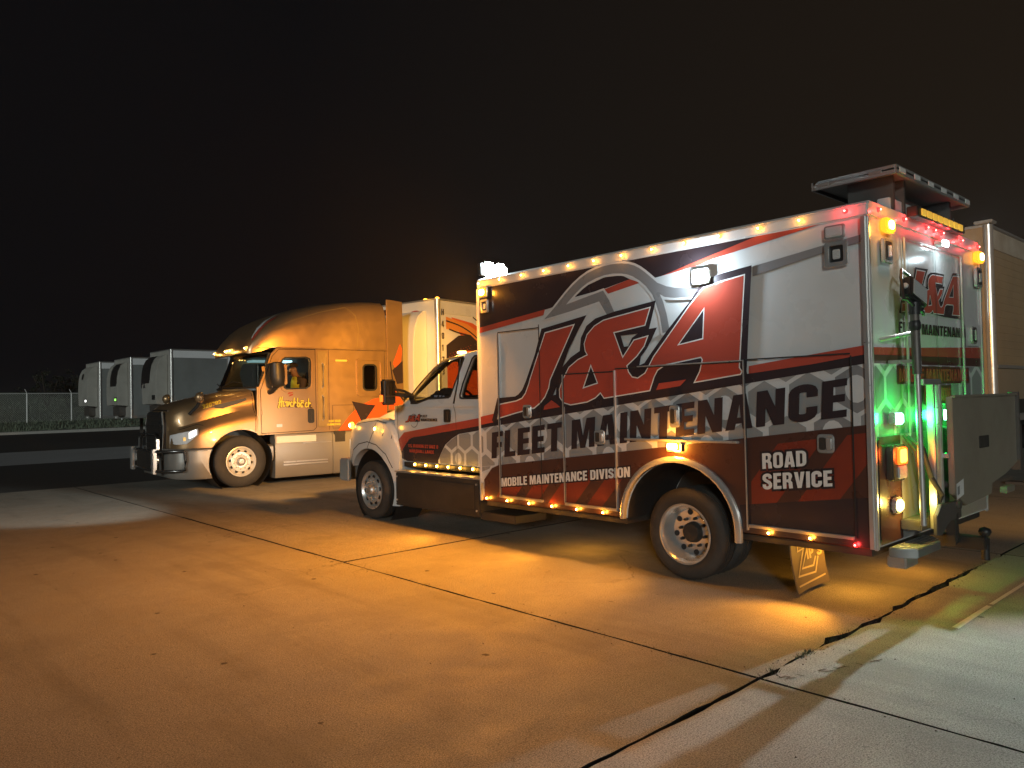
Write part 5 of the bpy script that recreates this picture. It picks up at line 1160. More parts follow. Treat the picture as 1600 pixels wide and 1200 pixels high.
# pale and red arcs printed on the fairing nose
def on_roof(x, d, off=.006):
    best = None
    for i in range(len(secs) - 1):
        xa, xb = secs[i][0][0], secs[i + 1][0][0]
        if xa <= x <= xb:
            t = (x - xa) / (xb - xa)
            pr_ = [(CY - (secs[i][k][1] * (1 - t) + secs[i + 1][k][1] * t), secs[i][k][2] * (1 - t) + secs[i + 1][k][2] * t) for k in range(8)]
            for k in range(7):
                if pr_[k][0] <= d <= pr_[k + 1][0]:
                    q = (d - pr_[k][0]) / max(1e-6, pr_[k + 1][0] - pr_[k][0]); return (x - off, CY - d - off, pr_[k][1] * (1 - q) + pr_[k + 1][1] * q + off)
    return (x, CY - d, 3.2)
def roof_stripe(a, b, bow, w, m):
    mb = MB(); L = []; R2 = []
    for i in range(13):
        t = i / 12; x = a[0] + (b[0] - a[0]) * t + bow * math.sin(PI * t); d = a[1] + (b[1] - a[1]) * t; k = w * math.sin(PI * min(1, t * .9 + .08)) + .004
        L.append(on_roof(x, d + k)); R2.append(on_roof(x, d - k))
    n = len(L); mb.add(L + R2, [(i, i + 1, n + i + 1, n + i) for i in range(n - 1)]); cpart(mb, 'roof_stripe', m, smooth=0)
roof_stripe((.34, .98), (1.15, .55), -.06, .030, VWHITE); roof_stripe((.42, .95), (.85, .72), .03, .03, VWHITE); roof_stripe((.33, 1.02), (.78, .90), .04, .04, RED); roof_stripe((.60, .98), (.98, .86), .02, .03, RED)
# windshield, wrapped round
wsb = []; wst = []
for i in range(9):
    t = i / 8; d = (t - .5) * 2; wsb.append((.40 - .36 * (1 - d * d) , CY + d * 1.16, 2.02)); wst.append((.66 - .32 * (1 - d * d), CY + d * 1.10, 2.74))
cpart(MB().loft([wsb, wst], closed=False, caps=False), 'windshield', GLASST, smooth=60)
fr = MB().tube([(p[0] - .005, p[1], p[2]) for p in wsb], .022, 6).tube([(p[0] - .005, p[1], p[2]) for p in wst], .022, 6).tube([wsb[0], wst[0]], .03, 6).tube([wsb[-1], wst[-1]], .03, 6)
cpart(fr, 'windshield_seal', BLACKP, smooth=50)
cpart(MB().tube([(.02, 1.2, 2.06), (.10, .75, 2.16), (.20, .45, 2.12)], .010, 6).tube([(.02, 1.3, 2.06), (.10, 1.75, 2.14)], .010, 6), 'wiper', BLACKP)
# pillar to cowl filler
for y in (.02, 2.42):
    cpart(MB().prism([(.34, 1.05), (.34, 2.03), (.40, 2.03), (.40, 1.05)], 1, y, y + .06), 'cowl_side', COPPER)
# brow lamps
for d in (-.98, -.16, 0, .16, .98):
    xx = .215 if abs(d) < .5 else .24
    o = cpart(MB().lathe([(xx + .02, .045), (xx - .03, .040), (xx - .055, .022), (xx - .06, .0005)], (CY + d, 2.835), 0, 14), 'roof_marker', emis('brow_lamp_lit', (1, .60, .14), 2.2, (.8, .5, .1)), smooth=50)
    sub(o, MB().lathe([(xx - .052, .022), (xx - .066, .0005)], (CY + d, 2.835), 0, 10), 'bulb', AMBC, smooth=50)
    lamp('brow_glow', 'POINT', (xx - .14, CY + d, 2.84), 1.0, (1, .55, .12), CA, .02)
# seams, moulding and handle on the near side
def cseam(pts, w=.012, y=-.0005, m=SEAM, name='panel_gap'): return cpart(MB().sheet(thick(pts, w), 1, y), name, m, smooth=0)
cseam([(.42, 1.07), (.41, 1.96), (.66, 2.66), (.80, 2.81), (1.61, 2.83), (1.62, 1.15), (1.55, 1.09), (.42, 1.07)])
cpart(MB().box(.80, 3.36, -.012, .006, 2.845, 2.862), 'belt_moulding', COPPER, bevel=.004)
cseam([(.36, 2.838), (3.36, 2.838)], .010)
cpart(MB().box(1.66, 1.88, -.006, .006, 1.16, 2.80), 'grab_panel', mat('pale_copper_trim', (.52, .36, .15), .3, metal=.5, coat=.5, bump=.5, bscale=14), bevel=.006)
o = cpart(MB().prism(rr(1.425, 1.25, 1.575, 1.56, .045, 5), 1, -.006, .006), 'door_handle', BLACKP, bevel=.004)
sub(o, MB().box(1.485, 1.515, -.03, -.005, 1.31, 1.49), 'grip', BLACKM, bevel=.008)
cpart(MB().prism(rr(2.08, 2.58, 2.36, 2.62, .018, 3), 1, -.012, .006), 'side_marker', AMBD, bevel=.004)
cpart(MB().prism(rr(.74, 1.19, .86, 1.25, .01, 3), 1, -.004, .006), 'badge', ALUR)
# script lettering on the door: traced as brush strokes
HB = [[(0, -.25), (-.10, -.10), (-.02, .1), (.12, 1.15)], [(-.08, .45), (.25, .60), (.52, .62)], [(.34, 1.2), (.24, .55), (.20, 0), (.30, -.03)],
      [(.42, .55), (.40, .10), (.50, .02), (.60, .12)], [(.62, .62), (.68, .50), (.78, .62), (.84, .56), (.80, .30), (.80, .06), (.88, .02)],
      [(.92, .10), (1.02, .60), (1.10, .30), (1.06, .06), (.94, .04)], [(1.40, .52), (1.28, .60), (1.18, .40), (1.22, .08), (1.36, .04), (1.44, .14)],
      [(1.50, .02), (1.60, 1.15)], [(1.54, .36), (1.68, .60), (1.76, .50), (1.74, .10), (1.82, .02), (1.90, .14)],
      [(1.98, 1.15), (1.94, .40), (1.98, .06), (2.10, .04), (2.18, .26), (2.10, .52), (1.98, .46)],
      [(2.56, .54), (2.42, .60), (2.30, .40), (2.32, .10), (2.46, .06), (2.56, .40), (2.58, .60), (2.56, .10), (2.66, .04)],
      [(3.0, .52), (2.90, .60), (2.78, .40), (2.80, .08), (2.92, .03), (3.02, .12)], [(3.10, .02), (3.16, 1.15)], [(3.12, .36), (3.26, .60), (3.34, .48), (3.32, .10), (3.42, .04), (3.52, .16)], [(2.28, .80), (2.62, .82)]]
def smooth_pl(pl, n=4):
    out = []
    for i in range(len(pl) - 1):
        p0 = Vector(pl[max(0, i - 1)]); p1 = Vector(pl[i]); p2 = Vector(pl[i + 1]); p3 = Vector(pl[min(len(pl) - 1, i + 2)])
        for k in range(n):
            t = k / n; out.append(tuple(.5 * ((2 * p1) + (p2 - p0) * t + (2 * p0 - 5 * p1 + 4 * p2 - p3) * t * t + (3 * p1 - p0 - 3 * p2 + p3) * t ** 3)))
    return out + [pl[-1]]
mk = MB(); mo = MB(); i_ = 0
for pl in HB:
    q = [(.80 + u * .205, 1.625 + v * .165 - u * .012) for u, v in smooth_pl(pl)]
    mo.sheet(thick(q, .048), 1, -.0012 - .0002 * i_); mk.sheet(thick(q, .027), 1, -.0046 - .0002 * i_); i_ += 1
cpart(mo, 'door_script_shadow', mat('script_outline', (.10, .05, .015), .4, coat=.3), smooth=0, weld=False)
cpart(mk, 'door_script', YELV, smooth=0, weld=False)
cpart(MB().sheet([(.98, 1.87), (1.02, 1.93), (1.12, 1.95), (1.10, 1.905), (1.04, 1.885)], 1, -.004).sheet([(1.00, 1.825), (1.03, 1.86), (1.11, 1.885), (1.09, 1.845), (1.04, 1.83)], 1, -.004), 'script_flame', RED, smooth=0)
def ctext(s, x0, z0, x1, h, m, y=-.003, slope=0, fn=None):
    mb = MB()
    for o, hs in text(s, h, x1 - x0): 
        f = lambda p: (x0 + p[0], z0 + p[1] + slope * p[0]); mb.sheet([f(p) for p in o], 1, y, [[f(p) for p in q] for q in hs])
    if fn: mb.mapv(fn)
    return cpart(mb, 'lettering', m, smooth=0, weld=False)
nm = MB()
for o_, hs in text('320782', .085, .36):
    lp = [[(-.66 + p[0], 1.60 + p[1] + .26 * p[0]) for p in q] for q in [o_] + hs]; fl_ = [p for q in lp for p in q]
    tr_ = tessellate_polygon([[Vector((p[0], p[1], 0)) for p in q] for q in lp]); nm.add(on_surface(hd, fl_, 1, -1, .004), [tuple(t) for t in tr_])
cpart(nm, 'lettering', YELV, smooth=0, weld=False)
strip_on(hd, [(.30, 1.98), (.31, 1.6), (.30, 1.10)], .012, 1, -1, 'panel_gap', SEAM, CA)
strip_on(hd, [(-1.12, 1.20), (-.80, 1.30), (-.70, 1.28)], .010, 1, -1, 'panel_gap', SEAM, CA)
strip_on(bm_, [(-1.16, .80), (-.9, .79), (-.66, .785)], .010, 1, -1, 'panel_gap', SEAM, CA)
rf_o = [o for o in CA.children if o.name.startswith('roof_fairing')][0]
strip_on(rf_o, [(2.62, 2.90), (2.66, 3.3), (2.60, 3.62), (2.40, 3.80)], .014, 1, -1, 'panel_gap', MATS['pale_copper_trim'], CA)
strip_on(rf_o, [(2.40, 3.80), (1.8, 3.66), (1.2, 3.46), (.8, 3.28)], .012, 1, -1, 'panel_gap', MATS['pale_copper_trim'], CA)
cseam([(1.92, 1.08), (1.92, 2.83)], .008); cseam([(2.0, 1.12), (2.5, 1.12), (2.5, 1.62), (2.0, 1.62), (2.0, 1.12)], .007); cseam([(3.30, 1.07), (3.30, 2.83)], .008)
for z in (1.45, 2.35): cpart(MB().box(.44, .50, -.016, .006, z, z + .10), 'door_hinge', COPPER, bevel=.006)
for z0 in (1.30, 2.0): cpart(MB().tube([(1.77, .0, z0), (1.77, -.06, z0 + .04), (1.77, -.06, z0 + .50), (1.77, .0, z0 + .54)], .014, 8), 'grab_rail', CHROME, smooth=50)
ctext('US DOT 302018', 1.90, 1.25, 2.18, .05, YELV); ctext('VA OR TENNESSEE', 1.68, 1.18, 2.18, .045, YELV)
# orange and dark wedges at the foot of the sleeper and on the extenders
cpart(MB().sheet([(2.12, 1.06), (2.40, 1.38), (2.62, 1.58), (3.0, 1.74), (3.34, 1.80), (3.34, 1.06)], 1, -.0022), 'orange_wedge', ORANGEV, smooth=0)
cpart(MB().sheet([(2.46, 1.70), (2.72, 1.18), (3.05, 1.60), (2.86, 1.62)], 1, -.0045), 'dark_wedge', NAVY, smooth=0)
for y in (.0, 2.47):
    ex = cpart(MB().prism([(3.37, 1.45), (3.80, 1.45), (3.80, 4.0), (3.37, 4.03)], 1, y, y + .03), 'side_extender', COPPER, bevel=.01)
    if y == 0:
        sub(ex, MB().sheet([(3.52, 2.55), (3.72, 3.02), (3.77, 2.88), (3.74, 2.62), (3.60, 2.42)], 1, -.0015), 'orange_flame', ORANGEV, smooth=0)
        sub(ex, MB().sheet([(3.50, 2.40), (3.78, 2.62), (3.78, 2.1), (3.62, 2.08)], 1, -.0020), 'dark_flame', NAVY, smooth=0)
        sub(ex, MB().sheet(thick([(3.45, 2.60), (3.50, 2.2), (3.66, 1.85), (3.79, 1.70)], .03), 1, -.003), 'dark_line', NAVY, smooth=0)
        sub(ex, MB().sheet([(3.40, 1.50), (3.48, 2.1), (3.60, 1.9), (3.78, 1.65), (3.78, 1.48)], 1, -.0008), 'orange_flame', ORANGEV, smooth=0)
# silver skirts, steps and fuel fairing
def skirt(x0, x1, y0=-.012):
    return MB().prism([(y0 + .05, .13), (y0 + .015, .17), (y0, .5), (y0, .92), (y0 + .03, 1.03), (y0 + .10, 1.055), (y0 + .30, 1.055), (y0 + .30, .13)], 0, x0, x1)
sk = cpart(skirt(.70, 1.985), 'side_skirt', SILVER, bevel=.008, smooth=40)
cpart(skirt(1.995, 3.36), 'side_skirt', SILVER, bevel=.008, smooth=40)
cpart(skirt(3.37, 4.6).mapv(lambda v: (v[0], v[1], min(v[2], 1.0))), 'side_skirt', SILVER, bevel=.008, smooth=40)
cpart(MB().box(.70, 3.36, 2.2, 2.5, .13, 1.05), 'side_skirt', SILVER, bevel=.02)
sub(sk, MB().box(.72, 1.60, -.022, -.010, .855, 1.0), 'step_plate', mat('step_plate_pale', (.80, .80, .70), .35, coat=.2, var=.08), bevel=.006)
for z in (.385, .44): sub(sk, MB().box(.86, 1.86, -.045, -.008, z, z + .028), 'step_strip', ALU, bevel=.006)
sub(sk, MB().box(1.30, 1.95, -.03, -.008, .822, .842), 'step_strip', ALU, bevel=.006)
cpart(MB().box(2.02, 2.30, -.015, .2, .80, 1.06), 'fuel_cap_recess', BLACKM, bevel=.02)
# big mirror on the door
o = cpart(MB().loft([[(.66 + k[0] + r * .16 * math.cos(t), -.30 + r * .13 * math.sin(t), k[1]) for t in [2 * PI * j / 14 for j in range(14)]] for k, r in (((0, 2.02), .55), ((0, 2.07), .92), ((-.005, 2.2), 1.0), ((-.01, 2.4), 1.0), ((-.015, 2.5), .92), ((-.015, 2.53), .5))]), 'side_mirror', BLACKP, smooth=50)
sub(o, MB().box(.755, .825, -.40, -.20, 2.06, 2.49), 'mirror_rim', COPPER, bevel=.02)
cpart(MB().tube([(.66, -.27, 2.05), (.62, -.12, 1.95), (.60, .02, 1.92)], .055, 10), 'mirror_arm', BLACKP, smooth=50)
o = cpart(MB().box(.62, .78, 2.62, 2.84, 2.05, 2.5), 'side_mirror', BLACKP, bevel=.04)
cpart(MB().tube([(.66, 2.7, 2.08), (.60, 2.48, 1.92)], .05, 10), 'mirror_arm', BLACKP)
# cab furniture and its light strip
s1 = cpart(MB().box(1.05, 1.62, .35, .95, 1.38, 1.56), 'seat', SEATM, bevel=.05)
sub(s1, MB().box(1.52, 1.68, .35, .95, 1.5, 2.35), 'backrest', SEATM, bevel=.05)
cpart(MB().box(.42, .86, .08, 2.40, 1.3, 1.97), 'dashboard', BLACKP, bevel=.05)
rg = [(.93 + .09 * math.sin(t), .65 + .22 * math.cos(t), 1.93 + .20 * math.sin(t)) for t in [2 * PI * i / 24 for i in range(25)]]
cpart(MB().tube(rg, .016, 8).tube([(.93, .65, 1.93), (.80, .65, 1.80)], .03, 8), 'steering_wheel', BLACKP, smooth=50)
cpart(MB().box(.95, 1.90, 1.9, 2.3, 2.655, 2.70), 'cab_lamp', emis('cab_lamp_lit', (.55, .92, 1), 2.2, (.8, .9, .9)), bevel=.01)
cpart(MB().box(.9, 1.93, .1, 2.4, 2.74, 2.80), 'headliner', SEATM)
lamp('driver_fill', 'POINT', (.98, .62, 2.62), 9, (1, .78, .36), CA, .06)  # added fill on the driver, stands in for amber light through the window
for q in ((0, .525), ):
    wheel(CA, 1, (0, .525), .0, -1, .522, .292, .28, 'flat', mat('lit_aluminium_wheel', (.78, .76, .70), .35, metal=.35, coat=.2))  # aluminium rim, the white light falling on it put into the colour
    wheel(CA, 1, (0, .525), 2.5, 1, .522, .292, .28, 'flat', ALU)
for x in (5.0, 6.3):
    for y, s in ((.02, -1), (2.48, 1)): wheel(CA, 1, (x, .525), y, s, .522, .292, .30, 'deep', ALU)
cpart(MB().box(3.3, 7.0, .85, 1.65, .62, .90).box(4.6, 6.4, .75, 1.75, 1.02, 1.14), 'frame_rail', BLACKM)

# ------------------------------------------------------------------ the driver, seen through the door glass
DR = thing('person', 'driver in a yellow hi-vis vest over brown sleeves looking down in the copper cab', 'person', (6.34 + .06, 15.0 - .22, .03), TH)
bmv = [(1.36, .65, 1.62), (1.37, .65, 1.82), (1.36, .65, 2.02), (1.33, .65, 2.16), (1.27, .65, 2.25), (1.22, .65, 2.36), (1.20, .65, 2.44),
       (1.36, .44, 2.13), (1.30, .38, 1.90), (1.12, .42, 1.80), (1.02, .50, 1.86), (1.36, .86, 2.13), (1.30, .92, 1.90), (1.12, .88, 1.80), (1.02, .80, 1.86),
       (1.20, .55, 1.60), (.90, .55, 1.62), (.86, .55, 1.25), (1.20, .75, 1.60), (.90, .75, 1.62), (.86, .75, 1.25)]
bme = [(0, 1), (1, 2), (2, 3), (3, 4), (4, 5), (5, 6), (3, 7), (7, 8), (8, 9), (9, 10), (3, 11), (11, 12), (12, 13), (13, 14), (0, 15), (15, 16), (16, 17), (0, 18), (18, 19), (19, 20)]
bmr = [.16, .155, .16, .13, .06, .095, .085, .085, .062, .05, .04, .085, .062, .05, .04, .09, .075, .055, .09, .075, .055]
me = bpy.data.meshes.new('body'); me.from_pydata(bmv, bme, []); bo = bpy.data.objects.new('body', me); COL.objects.link(bo)
md = bo.modifiers.new('s', 'SKIN'); bo.modifiers.new('u', 'SUBSURF').levels = 2
for i, r in enumerate(bmr): me.skin_vertices[0].data[i].radius = (r, r)
me.skin_vertices[0].data[0].use_root = True
bpy.context.view_layer.update()
m2 = bpy.data.meshes.new_from_object(bo.evaluated_get(bpy.context.evaluated_depsgraph_get())); bo.modifiers.clear(); bo.data = m2
m2.materials.clear(); m2.materials.append(JACK); m2.materials.append(SKIN)
for p in m2.polygons:
    c = p.center
    if c.z > 2.225 or (c.x < 1.07 and 1.78 < c.z < 1.95): p.material_index = 1
m2.shade_smooth(); bo.parent = DR
# face, hair, ears
fa = MB().lathe([(.0, .0005), (.012, .016), (.03, .022)], (0, 0), 2, 10)
def dpart(mb, name, m, **k): return mb.build(name, m, DR, **k)
dpart(MB().loft([[(1.20 + a * .10 + .0, .65 + r * math.cos(t), 2.385 + h + r * .2 * math.sin(t)) for t in [2 * PI * j / 10 for j in range(10)]] for a, h, r in ((-1.0, -.02, .02), (-1.12, -.035, .024), (-1.2, -.05, .014))]), 'nose', SKIN, smooth=60)
dpart(MB().loft([[(1.215 + r * 1.05 * math.cos(t), .65 + r * .92 * math.sin(t), z) for t in [2 * PI * j / 18 for j in range(18)]] for z, r in ((2.44, .105), (2.48, .108), (2.515, .088), (2.535, .04))]), 'hair', HAIR, smooth=60)
dpart(MB().loft([[(1.15 + .035 * math.cos(t) - .01, .65 + r * math.sin(t), z) for t in [2 * PI * j / 12 for j in range(12)]] for z, r in ((2.33, .045), (2.30, .06), (2.275, .04))]), 'beard', HAIR, smooth=60)
for y in (.555, .745): dpart(MB().loft([[(1.225 + .022 * math.cos(t), y + d, 2.395 + .03 * math.sin(t)) for t in [2 * PI * j / 10 for j in range(10)]] for d in (-.01, .01)]), 'ear', SKIN, smooth=60)
vs = []
for z, r, cx in ((1.60, .185, 1.36), (1.75, .19, 1.365), (1.90, .188, 1.365), (2.02, .182, 1.36), (2.12, .165, 1.345), (2.19, .12, 1.32), (2.225, .088, 1.29)):
    vs.append([(cx + r * 1.0 * math.cos(t), .65 + r * 1.12 * math.sin(t), z) for t in [2 * PI * j / 20 for j in range(20)]])
vt = dpart(MB().loft(vs, caps=False), 'vest', VEST, smooth=60)
sub(vt, MB().loft([[(1.365 + .196 * math.cos(t), .65 + .219 * math.sin(t), z) for t in [2 * PI * j / 20 for j in range(20)]] for z in (1.86, 1.91)], caps=False), 'reflective_band', VWHITE, smooth=60)

# ------------------------------------------------------------------ semi trailers
TWH = MATS['trailer_white']
def trailer_wheel(parent, c, y, s):
    o = MB().lathe([(y + s * .02, .26), (y, .30), (y + s * .01, .48), (y + s * .05, .51), (y + s * .25, .51), (y + s * .28, .46), (y + s * .27, .26)], c, 1, 28).build('wheel', RUBBER, parent, smooth=40)
    sub(o, MB().lathe([(y + s * .02, .27), (y + s * .05, .25), (y + s * .10, .18), (y + s * .06, .10), (y + s * .04, .001)], c, 1, 24), 'rim', ALUR, smooth=40)
def trailer(label, loc, rz, L=14.6, side=TRSIDE, face=TRFACE, band=None, H=4.1, posts=ALU, group='parked reefer trailers', full=True, unit=(.75, 2.75, 1.35, 3.45), reefer=True):
    t = thing('semi_trailer', label, 'trailer', loc, rz, group)
    MB().box(.03, L, .02, 2.58, 1.28, H - .03).build('trailer_body', side, t)
    MB().box(.004, .05, .05, 2.55, 1.20, H - .02).build('front_wall', face, t)
    MB().box(.10, L, .006, 2.594, H - .36, H - .06).build('top_band', band or TRWHITE, t, bevel=.004)
    MB().box(.0, L + .01, .0, 2.60, H - .05, H).build('roof_rail', ALUR, t, bevel=.01)
    MB().box(.05, L, .0, 2.60, 1.16, 1.30).build('bottom_rail', ALUR, t, bevel=.01)
    for y in (.05, 2.55): MB().cyl((.055, y), 2, .072, 1.16, H - .01, 16).build('corner_post', posts, t, smooth=40)
    # reefer unit on the front wall
    d_ = 1 if reefer else .04
    u = MB().prism([(x * d_, z) for x, z in [(.0, 1.75), (-.46, 1.80), (-.48, 2.6), (-.46, 3.10), (-.40, 3.45), (-.28, 3.72), (-.1, 3.86), (.0, 3.88)]], 1, .36, 2.24).build('reefer_unit', face, t, bevel=.02, smooth=40)
    if unit:
        ya, za, yb, zb_ = unit
        prof = [(-.475, 1.9), (-.49, 2.6), (-.47, 3.10), (-.41, 3.45), (-.29, 3.72), (-.12, 3.86)]
        def ux(z):
            for (xa, z0), (xb, z1) in zip(prof, prof[1:]):
                if z0 <= z <= z1: return xa + (xb - xa) * (z - z0) / (z1 - z0)
            return -.1
        gm = MB(); n_g = 10
        for k in range(n_g):
            z0 = za + (zb_ - za) * k / n_g; z1 = za + (zb_ - za) * (k + 1) / n_g; ins = .06 if k in (0, n_g - 1) else 0
            gm.add([(ux(z0) - .012, ya + ins, z0), (ux(z0) - .012, yb - ins, z0), (ux(z1) - .012, yb - ins, z1), (ux(z1) - .012, ya + ins, z1)], [(0, 1, 2, 3)])
        sub(u, gm, 'intake_grille', BLACKP, smooth=0)
        sub(u, MB().prism(rr(.52, 1.98, .86, 2.18, .03, 3), 0, -.490, -.46), 'display', BLACKP)
    MB().box(-.3, .0, .8, 1.8, 1.28, 1.75).build('fuel_tank_box', STEEL, t, bevel=.02)
    for y in (.35, 2.1):
        lg = MB().box(2.6, 2.74, y, y + .14, .25, 1.2).build('landing_leg', STEEL, t)
        sub(lg, MB().box(2.52, 2.82, y - .08, y + .22, .0, .04), 'foot', STEEL)
    if full:
        for x in (L - 2.6, L - 1.3):
            for y, s in ((.02, 1), (2.58, -1)): trailer_wheel(t, (x, .51), y, s)
        MB().box(2.9, L - .1, .9, 1.7, .95, 1.16).box(L - 3.4, L - .6, .5, 2.1, .45, .95).build('undercarriage', BLACKM, t)
    return t
T3 = trailer('grey trailer with pale top band just behind the copper hood, dark letters on its front', (11.0, 33.1, 0), 0, unit=(1.15, 2.7, 2.24, 3.86))
tx = MB()
for o_, hs in text('FX', .34, .52): tx.sheet([(1.75 + .52 - p[0] + .0, 2.50 + p[1]) for p in o_], 0, -.001 - .486, [])
tx.build('lettering', NAVY, T3, smooth=0, weld=False)
T2 = trailer('middle trailer of the dark row, large black grille on its front above a green display', (11.17, 39.2, 0), 0, unit=(.50, 2.72, 1.55, 3.80))
T1 = trailer('farthest trailer of the dark row, beside the wire fence, with a small white lit display', (10.9, 43.5, 0), 0, unit=(1.3, 3.2, 1.6, 3.5))
T4 = trailer('flat fronted pale trailer, a sliver of it showing beside the windshield of the copper truck', (11.23, 25.15, 0), 0, face=TRWHITE, unit=None, reefer=False)
for t_, col in ((T1, emis('white_display_lit', (1, 1, .95), 3, (.9, .9, .9))), (T2, emis('green_display_lit', (.35, 1, .15), 1.6, (.3, .9, .2)))):
    MB().prism(rr(.56, 2.01, .82, 2.12, .02, 3), 0, -.496, -.488).build('display_light', col, t_, smooth=0)
MB().lathe([(-.01, .10), (-.04, .09), (-.06, .0005)], (2.30, 2.62), 0, 14).mapv(lambda v: (v[0], v[1], 2.62 + (v[2] - 2.62) * .8)).build('green_light', emis('green_marker_lit', (.05, 1, .25), 1.6, (.1, .7, .3)), T3, smooth=50)
for t_ in (T2, T3):
    for z in (1.9, 2.2): MB().cyl((.055, z), 1, .03, -.04, -.015, 10).build('marker_light', WHTD, t_)
# trailer hitched to the copper tractor, swung a little
TC = trailer('white trailer with an orange fox print hitched behind the copper tractor', (11.05, 14.62, 0), math.radians(9.4), side=mat('clean_trailer_white', (.74, .74, .72), .38, coat=.2, var=.04), face=mat('bright_trailer_front', (.78, .77, .72), .45, var=.04), band=WHITE, H=4.15, unit=None, reefer=True, group='trailers with a tractor')
cor = TC
tx = MB(); zz = 3.88
for ch in 'H40173':
    w, outs, holes = GL[ch]
    for o_ in outs: tx.sheet([(.14 + p[0] * .16, zz - .13 + p[1] * .15) for p in o_], 1, -.001, [[(.14 + p[0] * .16, zz - .13 + p[1] * .15) for p in h] for h in holes] if o_ is outs[0] else [])
    zz -= .29
tx.build('lettering', NAVY, TC, smooth=0, weld=False)
def tsheet(poly, m, name, y): MB().sheet(poly, 1, y).build(name, m, TC, smooth=0)
tsheet([(.5, 3.72), (1.3, 3.62), (2.3, 3.20), (2.6, 2.9), (2.6, 1.5), (.32, 1.5), (.32, 2.9), (.9, 3.2)], ORANGEV, 'fox_print', .0045)
tsheet([(.30, 3.72), (1.1, 3.58), (1.75, 3.30), (2.4, 2.75), (2.45, 2.62), (1.7, 3.1), (1.0, 3.36), (.30, 3.42)], mat('apricot_vinyl', (.80, .30, .06), .35, coat=.3), 'fox_print', .0030)
tsheet([(.30, 3.02), (.75, 3.28), (1.2, 3.32), (1.65, 3.05), (2.1, 2.7), (1.6, 2.92), (1.1, 2.92), (.7, 2.72), (.30, 2.48)], NAVY, 'dark_print', .0015)
for pl in ([(.30, 3.62), (.9, 3.50), (1.5, 3.22), (2.3, 2.6)], [(.40, 3.42), (.8, 3.34), (1.2, 3.30)], [(1.3, 3.78), (1.8, 3.5), (2.3, 3.1)], [(1.3, 2.98), (1.75, 2.80), (1.5, 2.84)], [(.9, 2.6), (1.4, 2.66), (1.1, 2.46)]):
    MB().sheet(thick(smooth_pl(pl), .035), 1, -.0005 - .0004 * len(pl)).build('dark_line', NAVY, TC, smooth=0)
hm = MB()
for i in range(9):
    for j in range(6):
        r_ = .030 - .0035 * j; x = .40 + i * .095 + (.045 if j % 2 else 0); z = 2.44 + j * .075 + i * .03
        hm.sheet([(x + r_, z), (x, z + r_), (x - r_, z), (x, z - r_)], 1, .0012)
kind(hm.build('halftone_print', RED, TC, smooth=0, weld=False), 'stuff')
MB().prism(rr(1.75, 3.64, 2.4, 4.02, .02, 2), 0, -.005, .004).build('logo_plate', BROWNV, TC)
ov = MB().prism([(.55 + .0, 0)] and [(.74 + .22 * math.cos(math.radians(a)), 3.83 + .10 * math.sin(math.radians(a))) for a in range(0, 360, 15)], 0, -.012, .0).build('logo_oval', VWHITE, TC, smooth=0)
sub(ov, MB().prism([(.74 + .19 * math.cos(math.radians(a)), 3.83 + .075 * math.sin(math.radians(a))) for a in range(0, 360, 15)], 0, -.015, -.011), 'oval_field', RED, smooth=0)
sub(ov, MB().prism([(.60, 3.815), (.88, 3.815), (.88, 3.845), (.60, 3.845)], 0, -.018, -.014), 'oval_word', VWHITE, smooth=0)
for y, z in ((.05, 4.17), (.45, 4.165)):
    o = MB().lathe([(4.15, .05), (4.17, .045), (4.19, .0005)], (.06, y), 2, 12).build('marker_light', AMB, TC, smooth=50)
    lamp('marker_glow', 'POINT', (-.1, y - .08, 4.2), .8, (1, .45, .05), TC, .02)
# trailer standing at the right behind the service truck
TS = trailer('tan ribbed trailer with chrome corner post standing just behind the rear of the service truck', (12.87, 3.43, 0), 0, unit=None, side=TRTAN, face=TRTAN, band=mat('worn_band', (.40, .34, .26), .5, var=.2, vscale=2, dirt=(.62, .58, .5), dscale=2.2, damt=.7), posts=ALU, H=4.13, group='trailers with a tractor')
rb_ = MB()
for i in range(15):
    z = 2.06 + i * .115; MB().box(.30, 14.5, .0165, .0225, z, z + .012).build('side_rib', TRTAN, TS, bevel=.003, seg=1)
MB().box(.16, 14.5, -.004, .02, 1.98, 2.03).build('rub_rail', ALUR, TS)
MB().box(.16, 14.5, .0, .02, 1.50, 1.96).build('lower_panel', mat('lower_tan', (.28, .22, .15), .5, var=.1), TS)
MB().box(.20, 14.5, -.02, .06, 1.28, 1.5).build('side_skirt', BLACKM, TS)
MB().box(-.06, .16, -.05, .2, 4.135, 4.18).build('corner_cap', ALU, TS, bevel=.01)

# ------------------------------------------------------------------ wire fence, bushes
FN = thing('chain_link_fence', 'grey chain link fence with steel posts along the grass bank behind the dark trailers', 'fence')
GALV = mat('galvanised_steel', (.80, .82, .80), .5, metal=.15, var=.1, vscale=5)
def fy(x): return 73.3 + .20 * (x - 16)
fz = .75
posts_x = [12.82 - 4.3 * k for k in range(5, 0, -1)] + [12.82, 16.2, 20.4, 25.2, 29.4, 33.6, 37.8, 42.0, 46.2]
for x in posts_x:
    p = MB().cyl((x, fy(x)), 2, .055, fz - 1.0, fz + 2.30, 8).build('post', GALV, FN, smooth=40)
    sub(p, MB().tube([(x, fy(x), fz + 2.28), (x - .10, fy(x) + .25, fz + 2.62)], .025, 6), 'outrigger', GALV)
MB().tube([(posts_x[0], fy(posts_x[0]), fz + 2.27), (posts_x[-1], fy(posts_x[-1]), fz + 2.27)], .04, 6).build('top_rail', GALV, FN)
wm = MB(); xa, xb = posts_x[0], posts_x[-1]; L_f = xb - xa; st_ = .17
n_ = int(L_f / st_) + 14; hgt = 2.3
